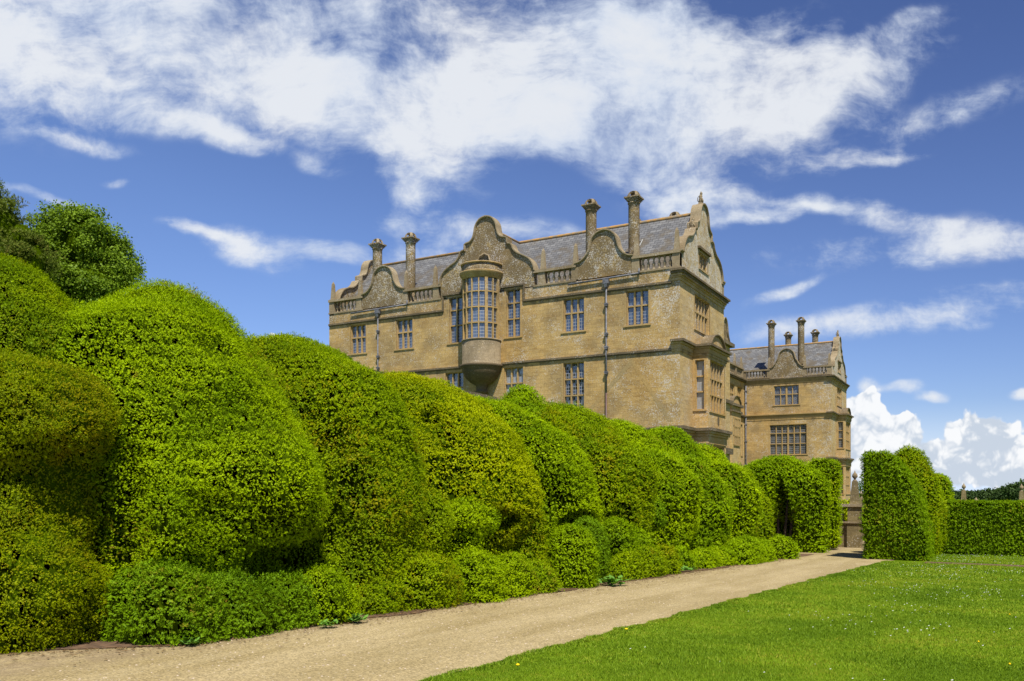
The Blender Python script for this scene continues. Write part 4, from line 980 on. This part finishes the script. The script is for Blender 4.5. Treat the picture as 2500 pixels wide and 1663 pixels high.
for za, zb_, e in ((13.9, 14.2, .35), (9.0, 9.3, .25), (4.7, 5.2, .25)): mb = MB(); mb.box(-28.6, -19.95+e, 66.45-e, 72.75+e, za, zb_); part(mb, 'cornice', M['ledge'], st)
Face('x', -20.1).gable(71.6, smooth([(0,16.2),(.35,16.05),(.6,15.6),(.8,15.0),(1.15,14.5),(1.5,14.22)]), 14.2, .4, M['gable_stone'])
obelisk(-20.2, 72.7, 14.2, 1.7)
mb = MB(); mb.box(-28.6, -27.0, 99.4, 103.4, -3, 11.6); pb = part(mb, 'porch_bay', M['stone_end'])
for za, zb_, e in ((11.6, 11.9, .3), (10.9, 11.1, .2)): mb = MB(); mb.box(-28.6, -27+e, 99.4-e, 103.4+e, za, zb_); part(mb, 'cornice', M['ledge'], pb)
Face('x', -27.0).gable(101.4, [(1.9*math.sin(t), 11.9+.9*(math.cos(t)-math.cos(1.25))/(1-math.cos(1.25))) for t in np.linspace(0, 1.25, 9)], 11.9, .5, M['trim'], cap='ledge', name='pediment')
PB = Face('x', -26.99)
for z0, z1 in ((7, 10.2), (2, 4.6)):
    mb = MB(); PB.quad(mb, 100.1, 102.7, z0, z1, -.012); pn = part(mb, 'pane', M['glass_dark'], pb)
    mb = MB()
    for u in np.linspace(100.1, 102.7, 5): PB.box(mb, u-.08, u+.08, z0, z1, -.12, .02)
    for z in (z0, z0+(z1-z0)*.35, z0+(z1-z0)*.7, z1): PB.box(mb, 100.02, 102.78, z-.06, z+.06, -.10, .02)
    part(mb, 'mullions', M['trim'], pb)

# ------------------------------------------------------------------ garden wall behind the hedge
GW = thing('garden_wall', 'grey stone garden wall whose coping just shows above the hedge crest', 'wall', (-14, 28, -.8))
gt = lambda y: 4.50-.018*(y-17)
mb = MB(); mb.add([(x, y, z) for y in (14, 46) for x, z in ((-14.2,-2),(-13.8,-2),(-13.8,gt(y)),(-14.2,gt(y)))], [(0,1,2,3),(7,6,5,4),(1,5,6,2),(0,3,7,4),(2,6,7,3),(0,4,5,1)]); o = mb.build('wall', M['old_stone'], GW); o.data.transform(Matrix.Translation((14, -28, .8)))
mb = MB()
for i in range(64):
    y = 14+i*.5; mb.box(-14.32-.01*random.random(), -13.68+.02*random.random(), y+.01, y+.49, gt(y)-.02, gt(y)+.12+.03*random.random())
o = mb.build('coping', M['ledge'], GW); o.data.transform(Matrix.Translation((14, -28, .8)))

# ------------------------------------------------------------------ forecourt wall with balustrade and obelisk
FW = thing('forecourt_wall', 'weathered stone wall with open balusters and a corner pier seen through the gateway', 'wall', (-7.2, 48.4, -1.45))
def fpart(mb, name, mat, par=None):
    o = mb.build(name, mat, par or FW); o.data.transform(Matrix.Translation((7.2, -48.4, 1.45))); return o
mb = MB(); mb.box(-16, -6.95, 48.45, 48.85, -2, -.14); fpart(mb, 'wall', M['old_stone'])
mb = MB(); mb.box(-6.95, -6.25, 48.25, 48.95, -2, -.14); mb.box(-6.92, -6.28, 48.28, 48.92, -.05, .74); fpart(mb, 'pier', M['old_stone'])
mb = MB(); mb.box(-16, -7.0, 48.37, 48.93, -.14, -.05); mb.box(-7.02, -6.18, 48.18, 49.02, -.137, -.05); mb.box(-16, -7.02, 48.39, 48.9, .74, .88); mb.box(-7.02, -6.18, 48.18, 49.02, .741, .883); fpart(mb, 'coping', M['coping'])
mb = MB(); mb.lathe(0, 0, [(0,0),(.13,0),(.13,.06),(.08,.1),(.07,.16),(.12,.28),(.13,.34),(.09,.45),(.06,.52),(.07,.62),(.12,.69),(.12,.79),(0,.79)], 12)
for i in range(9):
    x = -7.25-i*.42
    if i == 0: b0 = mb.build('baluster', M['coping'], FW); o = b0
    else: o = b0.copy(); COL.objects.link(o)
    o.location = (x+7.2, 48.65-48.4, -.05+1.45)
def pier_obelisk(x, y, z, h, a, label, ball=True):
    t = thing('stone_obelisk', label, 'obelisk', (x, y, z), 'stone obelisks on the forecourt walls')
    mb = MB(); mb.taper(0, 0, 0, h, a, a*.57); mb.build('shaft', M['old_stone'], t)
    if ball:
        mb = MB(); r = a*.62; mb.lathe(0, 0, [(r*.7,h),(r*.75,h+.05),(r*.35,h+.09),(r*.4,h+.13),(r,h+.24),(r*.85,h+.36),(r*.3,h+.46),(0,h+.60)], 14); mb.build('finial', M['coping'], t)
    return t
pier_obelisk(-6.6, 48.6, .885, 1.22, .235, 'squat mossy stone obelisk with a pointed ball finial on the corner pier in the gateway')
def pedestal(x, y, z1, a):
    mb = MB(); z0 = float(gz(x, y))-.3; mb.box(x-a, x+a, y-a, y+a, z0, z1-.1); mb.box(x-a-.06, x+a+.06, y-a-.06, y+a+.06, z1-.1, z1)
    o = mb.build('stone_pedestal', M['old_stone'], None); o.data.transform(Matrix.Translation((-x, -y, -z0))); o.location = (x, y, z0); return o
for (px, yt, Y, label, h, a) in ((2353, 1180, 64, 'tall stone obelisk behind the flat hedge, nearer the gateway', 1.75, .24), (2494, 1182, 64, 'tall stone obelisk behind the flat hedge, at the right edge', 1.75, .24), (2103, 1196, 58, 'distant stone obelisk half hidden behind the corner pier obelisk', 1.5, .2)):
    p = at(px, yt, Y); zb = p[2]-h-.55
    tag(pedestal(p[0], p[1], zb, a+.1), 'square stone pedestal under the '+label.replace('tall ', '').replace(' behind the flat hedge', ''), 'pedestal'); pier_obelisk(p[0], p[1], zb, h, a, label)
for (px, yt, label) in ((2318, 1213, 'small pointed ball finial left of the obelisk above the flat hedge'), (2383, 1214, 'small pointed ball finial right of the obelisk above the flat hedge')):
    p = at(px, yt, 64.); z0 = float(gz(p[0], p[1])); t = thing('gatepost', label, 'gatepost', (p[0], p[1], z0), 'ball-topped gateposts')
    H_ = p[2]-z0; mb = MB(); mb.box(-.22, .22, -.22, .22, -.2, H_-.75); mb.box(-.28, .28, -.28, .28, H_-.75, H_-.66); mb.build('post', M['old_stone'], t)
    mb = MB(); mb.lathe(0, 0, [(.1,H_-.66),(.08,H_-.55),(.2,H_-.42),(.22,H_-.3),(.12,H_-.16),(.05,H_-.08),(0,H_)], 12); mb.build('finial', M['coping'], t)

# ------------------------------------------------------------------ trees
def tree(name, label, cat, x, y, h, lobes, mat, leaf, dens, trunk=.3, group=None, seed=1, spr=None, cull=True, zg=None, core=.74, clump=None):
    """lobes: ellipsoids (cx,cy,cz,rx,ry,rz) in world space; crown = leaf clusters through their outer shell"""
    zg = float(gz(x, y)) if zg is None else zg
    root = thing(name, label, cat, (x, y, zg), group); off = np.array((x, y, zg)); r = np.random.default_rng(seed)
    Cs, Ns = [], []
    for (cx, cy, cz, rx, ry, rz) in lobes:
        area = 4*math.pi*((rx*ry)**1.6/3+(rx*rz)**1.6/3+(ry*rz)**1.6/3)**(1/1.6)
        n = int(area*dens); d = r.normal(size=(n, 3)); d /= np.linalg.norm(d, axis=1, keepdims=True)
        t = 1-np.abs(r.normal(0, .13, n)); rr = np.array((rx, ry, rz)); bump_ = 1+.10*noise3(d*3, 2.2, seed+5)+.05*noise3(d*9, 2.2, seed+6)
        Pp = np.array((cx, cy, cz))+d*rr*(t*bump_)[:, None]; inside = np.zeros(n, bool)
        for (a, b, c, ra, rb, rc) in lobes:
            if (a, b, c) != (cx, cy, cz): inside |= (((Pp-np.array((a,b,c)))/np.array((ra,rb,rc)))**2).sum(1) < .62
        Pp, d = Pp[~inside], d[~inside]; Cs.append(Pp); Ns.append(d)
    Pc = np.concatenate(Cs); Nc = np.concatenate(Ns)
    if clump:
        rc, per = clump; kk = r.uniform(size=len(Pc)) < 1/(per); K = Pc[kk]; KN = Nc[kk]; K = K+KN*r.uniform(-.6, .45, len(K))[:, None]*rc
        d = r.normal(size=(len(K)*per, 3)); d /= np.linalg.norm(d, axis=1, keepdims=True); d[:, 2] = np.where(d[:, 2] < -.3, -d[:, 2], d[:, 2])
        rr = (rc*r.uniform(.6, 1.15, len(K))).repeat(per)*(1-np.abs(r.normal(0, .18, len(d))))
        Pc = K.repeat(per, 0)+d*rr[:, None]*np.array((1, 1, .62)); Nc = d*.8+KN.repeat(per, 0)*.4
    if cull:
        toC = CAMP-Pc; toC /= np.linalg.norm(toC, axis=1, keepdims=True); k = ((Nc*toC).sum(1) > -.45) | (r.uniform(size=len(Pc)) < .25); Pc, Nc = Pc[k], Nc[k]
    gap = noise3(Pc, 1.6/max(.6, leaf*6), seed+9); k = (gap > -.62) | bool(clump); Pc, Nc = Pc[k], Nc[k]
    # clusters -> leaves
    m = 9; n = len(Pc)*m; c = np.repeat(Pc, m, 0)+np.clip(r.normal(0, leaf*1.1, (n, 3)), -leaf*1.8, leaf*1.8); A = np.repeat(Nc, m, 0)*.7+r.normal(0, .6, (n, 3))+np.array((0,0,.15))
    if spr: V, F, T = sprig_mesh(c[::2], A[::2], leaf*spr*r.uniform(.7, 1.3, len(c[::2])), 6, .2, 1., seed); k_ = 3
    else:
        A /= np.linalg.norm(A, axis=1, keepdims=True); B = np.cross(A, r.normal(size=(n, 3))); B /= np.linalg.norm(B, axis=1, keepdims=True); D = np.cross(A, B)
        s = (leaf*r.uniform(.6, 1.2, n))[:, None]
        V = np.stack([c-B*s*.5, c+D*s*.42+A*s*.08, c+B*s*.55, c-D*s*.42+A*s*.08], 1).reshape(-1, 3); F = np.arange(n*4).reshape(-1, 4); T = np.clip(np.repeat(r.uniform(0, 1, len(Pc)), m)*.6+r.uniform(0, .4, n), 0, 1); k_ = 4
    crown = np_mesh('crown', V-off, F, M[mat], T, root, k_)
    mb = MB()
    top = max(l[2] for l in lobes); mb.tube([(0,0,-.2),(0.05,0,h*.3),(0,.05,h*.6),(.05,0,h*.85)], [trunk,trunk*.8,trunk*.5,trunk*.2], 10)
    for (cx, cy, cz, rx, ry, rz) in lobes:
        if top-zg > 3: mb.tube([(0,0,max(.5,(cz-zg)*.45)), ((cx-x)*.5,(cy-y)*.5,(cz-zg)*.8), (cx-x,cy-y,cz-zg+rz*.4)], [trunk*.4,trunk*.25,trunk*.08], 7)
    mb.build('trunk', M['bark'], root)
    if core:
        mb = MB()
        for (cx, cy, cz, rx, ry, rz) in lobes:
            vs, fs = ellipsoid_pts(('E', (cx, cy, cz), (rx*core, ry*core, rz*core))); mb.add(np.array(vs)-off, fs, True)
        mb.build('crown_shade_core', M['core'], root)  # dark ellipsoids added to fill crown gaps, shade put into their colour
    return root
def px_lobe(px, py, Y, rpx, rpy, ry=None, dy=0):
    p = at(px, py, Y+dy); s = Y/2075; return (p[0], p[1], p[2], rpx*s, (ry or rpx)*s, rpy*s)
Yt = 44
L = [px_lobe(168,588,Yt,74,74), px_lobe(215,600,Yt,60,72,dy=-.6), px_lobe(128,575,Yt,44,52), px_lobe(262,650,Yt,54,58), px_lobe(298,668,Yt,32,34,dy=-.5), px_lobe(225,700,Yt,70,55,dy=-1), px_lobe(140,660,Yt,70,80,dy=-.5), px_lobe(120,740,Yt,80,90), px_lobe(200,790,Yt,100,80)]
p = at(185, 700, Yt)
tree('broadleaf_tree', 'dense dark green broadleaf tree with large leaves behind the left end of the hedge', 'tree', p[0], p[1], 13.5, L, 'maple', .125, 75, .35, seed=3, core=.80, clump=(.62, 26))
Yt = 40
L = [px_lobe(-25,560,Yt,58,105), px_lobe(12,560,Yt,42,60), px_lobe(-35,490,Yt,42,60), px_lobe(52,600,Yt,40,62), px_lobe(30,640,Yt,56,80), px_lobe(88,640,Yt,28,50), px_lobe(0,720,Yt,90,90), px_lobe(-80,620,Yt,80,150)]
p = at(-20, 700, Yt)
tree('conifer_tree', 'feathery brownish green conifer at the left edge behind the hedge', 'tree', p[0], p[1], 12.5, L, 'conifer', .10, 60, .35, seed=5, spr=1.7, core=.84, clump=(.5, 30))
# trees beyond the grounds, right
FT = [(2288,1200,140,26,'rounded dark tree just right of the gateway dome, farthest left of the distant trees'), (2318,1207,150,24,'low round distant tree behind the left ball finial'), (2340,1204,150,22,'dark distant tree behind the nearer obelisk'),
      (2362,1205,150,22,'small distant tree between the obelisk and the right ball finial'), (2386,1206,145,20,'dark distant tree behind the right ball finial'), (2410,1200,140,26,'broad distant tree right of the right ball finial'),
      (2436,1201,140,24,'pointed-topped distant tree in the middle of the right group'), (2460,1196,135,24,'leaning dark distant tree left of the tallest one'), (2486,1186,125,26,'tallest dark distant tree at the right edge'), (2512,1180,125,30,'broad dark distant tree cut by the right edge'), (2118,1208,150,14,'sliver of a distant tree seen through the gateway')]
for i, (px, py, Y, rr, lab) in enumerate(FT):
    r_ = random.Random(i); L = [px_lobe(px, py+rr*.75, Y, rr*.85, rr*.8)] + [px_lobe(px+r_.uniform(-.7,.7)*rr, py+rr*r_.uniform(.35,.9), Y, rr*.5, rr*.45) for _ in range(5)] + [px_lobe(px+r_.uniform(-.5,.5)*rr, py+rr*1.6, Y, rr*.8, rr*.7)]
    p = at(px, py, Y); zg = float(gz(p[0], p[1]))
    tree('distant_tree', lab, 'tree', p[0], p[1], p[2]-zg, L, 'far_leaf', .34, 14, .25, 'trees beyond the grounds', seed=20+i)
p = at(2100, 1172, 70); L = [(p[0], p[1], p[2]-.35-k*.32, .12+.10*k, .12+.10*k, .3) for k in range(10)]
tree('fir_tree', 'narrow dark pointed conifer seen through the gateway beside the corner obelisk', 'tree', p[0], p[1], p[2]+1.5, L, 'yew_dark', .09, 60, .1, seed=50, core=0)
p = at(2062, 1262, 49.5)
tree('shrub', 'sunlit yellow-green shrub glimpsed between the balusters of the forecourt wall', 'shrub', p[0], p[1], 1.2, [(p[0]+.3*k, p[1]+1.2, .25, .55, .5, .75) for k in (-2,-1,0,1)], 'yew_lime', .09, 60, .05, seed=51)

# ------------------------------------------------------------------ grass, daisies, weeds
def in_lawn(x, y): return (x > lawn_edge(y)) & (y < 34.2) | (y > 35.4) & (y < 43.6) & (x > -2.2) & (x < 14)
parts_ = []
for (Ya, Yb, dens_, hgt_, wd) in ((5.5,9,3600,.030,.0035), (9,14,1900,.034,.006), (14,22,800,.038,.010), (22,40,320,.042,.018)):
    k0, k1 = -.30, .95; n = int(dens_*(Yb**2-Ya**2)/2*(k1-k0))
    Yd = np.sqrt(rng.uniform(Ya**2, Yb**2, n)); k = rng.uniform(k0, k1, n)
    x = (VX+k*VY)*Yd; y = (VY-k*VX)*Yd; ok = in_lawn(x, y+rng.normal(0, .03, n)); x, y = x[ok], y[ok]
    parts_.append((x, y, np.full(len(x), hgt_), np.full(len(x), wd)))
x, y, hh, ww = [np.concatenate(q) for q in zip(*parts_)]
# a thicker ragged fringe where the lawn meets the gravel
ye = rng.uniform(3, 34.4, 26000); ye = 3+(ye-3)**1.25/(31.4**.25); xe = lawn_edge(ye)+np.abs(rng.normal(0, .06, len(ye)))-.02+.03*np.sin(ye*5)+.02*np.sin(ye*13)
x = np.concatenate([x, xe]); y = np.concatenate([y, ye]); hh = np.concatenate([hh, np.full(len(xe), .045)]); ww = np.concatenate([ww, .004+.0007*ye])
n = len(x); pt = 1+.35*noise3(np.stack([x, y, 0*x], 1), 1.1, 77); hh = hh*np.clip(pt, .6, 1.4)*rng.uniform(.4, .95, n)
z = gz(x, y); a = rng.uniform(0, 6.28, n); ln = rng.normal(0, .45, (n, 2))*hh[:, None]
dx, dy = np.cos(a)*ww, np.sin(a)*ww
V = np.stack([np.stack([x-dx, y-dy, z], 1), np.stack([x+dx, y+dy, z], 1), np.stack([x+ln[:, 0], y+ln[:, 1], z+hh], 1)], 1).reshape(-1, 3)
tag(np_mesh('grass', V, np.arange(n*3).reshape(-1, 3), M['grass'], rng.uniform(0, 1, n)), 'short mown lawn grass with a ragged edge against the gravel path', 'grass', kind='stuff')
print('GRASS', n)
def petal_mat(name, c):
    m, N = new_mat(name); finish(N, c, .7, spec=.1); return m
M['daisy'] = petal_mat('daisy_white', (.75,.75,.70)); M['dandelion'] = petal_mat('dandelion_yellow', (.80,.55,.01))
n = 1700; Yd = np.sqrt(rng.uniform(8**2, 38**2, n*3)); k = rng.uniform(-.1, .64, n*3); x = (VX+k*VY)*Yd; y = (VY-k*VX)*Yd
pat = noise3(np.stack([x, y, 0*x], 1), .9, 55)+.5*noise3(np.stack([x, y, 0*x], 1), 3.1, 56); ok = in_lawn(x, y) & (pat+.9*(k-.35)+.012*Yd > rng.uniform(.25, .95, n*3)); x, y, Yd = x[ok][:n], y[ok][:n], Yd[ok][:n]
s = .0075*rng.uniform(.6, 1.4, len(x))*(1+Yd/60); z = gz(x, y)+.045; q = np.linspace(0, 2*math.pi, 7)[:-1]
V = np.stack([np.stack([x+s*math.cos(t), y+s*math.sin(t), z+.012+.3*s*math.sin(t+1)], 1) for t in q], 1).reshape(-1, 3)
tag(np_mesh('daisies', V, np.arange(len(x)*6).reshape(-1, 6), M['daisy'], k=6), 'tiny white daisies and clover heads scattered over the lawn', 'flowers', kind='stuff')
for (px, py, s, lab) in ((1529,1538,.022,'yellow dandelion in the lawn, the larger one nearer the hedge'), (1264,1626,.020,'yellow dandelion near the bottom of the view, beside the path edge'), (2389,1569,.012,'small yellow flower in the lawn at the right'), (2465,1624,.012,'small yellow flower in the lawn at the bottom right corner'), (2465,1502,.012,'small yellow flower farther back in the lawn near the right edge')):
    d = ray(px, py); Y = 1.6/(-d[2]-.03*d[1]); Y = (1.6-.05)/(-d[2]-.03*d[1]) if True else Y; x_, y_ = d[0]*Y, d[1]*Y; z_ = float(gz(x_, y_))
    t = thing('dandelion', lab, 'flower', (x_, y_, z_), 'yellow flowers in the lawn')
    mb = MB(); mb.tube([(0,0,0),(.004,0,.03),(0,0,.055)], .0025, 5); mb.build('stem', M['weed'], t)
    mb = MB(); mb.lathe(0, 0, [(0,.050),(s*.5,.052),(s,.062),(s*.9,.068),(s*.4,.074),(0,.075)], 12); mb.build('flower_head', M['dandelion'], t)
# weeds in the soil at the hedge foot
def weed(px, py, s, lab, nleaf=26):
    d = ray(px, py); Y = 1.6/(-d[2]-.03*d[1]); x_, y_ = d[0]*Y, d[1]*Y; z_ = float(gz(x_, y_))+.02
    r = np.random.default_rng(int(px)); c = np.clip(r.normal(0, s*.28, (nleaf, 3)), -s*.6, s*.6); c[:, 2] = np.abs(c[:, 2])*.6+.02
    a = r.uniform(0, 6.28, nleaf); L_ = np.stack([np.cos(a), np.sin(a), r.uniform(.1, .6, nleaf)], 1); W_ = np.stack([-np.sin(a), np.cos(a), 0*a], 1); sz = s*r.uniform(.3, .6, nleaf)[:, None]
    V = np.stack([c-L_*sz*.1, c+L_*sz*.5+W_*sz*.32, c+L_*sz, c+L_*sz*.5-W_*sz*.32], 1).reshape(-1, 3)
    o = np_mesh('weed', V, np.arange(nleaf*4).reshape(-1, 4), M['weed'], r.uniform(0, 1, nleaf), k=4); o.location = (x_, y_, z_); tag(o, lab, 'weed', 'weeds at the hedge foot')
weed(150, 1582, .13, 'small leafy weed in the soil left of the feathery mound'); weed(205, 1572, .09, 'tiny weed on bare soil between the bronze yew and the feathery mound')
weed(462, 1580, .16, 'broad-leaved weed at the front of the feathery dark mound', 34); weed(1497, 1432, .40, 'large clump of broad-leaved weed at the foot of the hedge, midway along the path', 60)
weed(870, 1524, .22, 'grey-green weed at the path edge by the olive hump', 50); weed(800, 1536, .18, 'low grey-green weed left of the one by the olive hump', 40); weed(1680, 1398, .3, 'sparse weed on the bare gravelly gap in the hedge foot', 30)
# fallen kerb stone at the left edge
d = ray(18, 1563); Y = 1.6/(-d[2]-.03*d[1]); kx, ky = d[0]*Y, d[1]*Y
import bmesh
bm = bmesh.new(); bmesh.ops.create_cube(bm, size=1)
for v in bm.verts: v.co = Vector((v.co.x*.75, v.co.y*.28, v.co.z*.2))
bmesh.ops.bevel(bm, geom=bm.edges[:], offset=.04, segments=3, affect='EDGES')
for v in bm.verts: v.co += Vector((.01*math.sin(v.co.x*30), .01*math.cos(v.co.x*21), .012*math.sin(v.co.x*17+v.co.y*23)))
me = bpy.data.meshes.new('kerb_stone'); bm.to_mesh(me); bm.free(); me.materials.append(M['old_stone']); o = bpy.data.objects.new('kerb_stone', me); COL.objects.link(o)
o.location = (kx, ky, float(gz(kx, ky))+.05); o.rotation_euler = (0, 0, R(50)); tag(o, 'worn edging stone at the lower left, beside the bronze yew', 'kerb stone')
# loose pebbles and twigs on the path
n = 9000; Yd = np.sqrt(rng.uniform(7**2, 30**2, n)); k = rng.uniform(-.62, .5, n); x = (VX+k*VY)*Yd; y = (VY-k*VX)*Yd; ok = (x < lawn_edge(y)-.05) & (x > -8.4+.045*y); x, y, Yd = x[ok], y[ok], Yd[ok]
s = rng.uniform(.006, .016, len(x)); z = gz(x, y)+.012
base = np.array([(1,0,0),(0,1,0),(-1,0,0),(0,-1,0),(0,0,.7)]); rot = rng.uniform(0, 6.28, len(x)); st_ = rng.uniform(.6, 1.5, len(x))
bx_ = base[None, :, 0]*np.cos(rot)[:, None]-base[None, :, 1]*np.sin(rot)[:, None]*st_[:, None]; by_ = base[None, :, 0]*np.sin(rot)[:, None]+base[None, :, 1]*np.cos(rot)[:, None]*st_[:, None]
V = np.stack([x[:, None]+bx_*s[:, None], y[:, None]+by_*s[:, None], z[:, None]+base[None, :, 2]*s[:, None]], -1).reshape(-1, 3)
F = (np.arange(len(x))[:, None, None]*5+np.array([(0,1,4),(1,2,4),(2,3,4),(3,0,4)])[None]).reshape(-1, 3)
M['pebble'] = simple('pebble', (.50,.41,.29), (.30,.23,.16), 40, .9)
tag(np_mesh('pebbles', V, F, M['pebble']), 'loose pale pebbles lying on the gravel path', 'pebbles', kind='stuff')
n = 5000; yl = rng.uniform(5, 33, n); xl = -8.3+.045*yl+rng.exponential(.22, n)-.25-.95*np.maximum(0, 6.6-yl)*.6; zl_ = gz(xl, yl)+.028; al = rng.uniform(0, 6.28, n); sl_ = rng.uniform(.012, .035, n)
ca, sa = np.cos(al)*sl_, np.sin(al)*sl_; wl = rng.uniform(.15, .5, n)
V = np.stack([np.stack([xl-ca, yl-sa, zl_], 1), np.stack([xl+sa*wl, yl-ca*wl, zl_+.006], 1), np.stack([xl+ca, yl+sa, zl_], 1), np.stack([xl-sa*wl, yl+ca*wl, zl_+.004], 1)], 1).reshape(-1, 3)
M['litter'] = simple('leaf_litter', (.22,.13,.05), (.10,.065,.03), 30, .95)
tag(np_mesh('leaf_litter', V, np.arange(n*4).reshape(-1, 4), M['litter'], k=4), 'brown clippings and twigs fallen along the foot of the hedge', 'litter', kind='stuff')
print('OBJECTS', len(bpy.data.objects), 'TRIS', sum(len(m.polygons) for m in bpy.data.meshes))
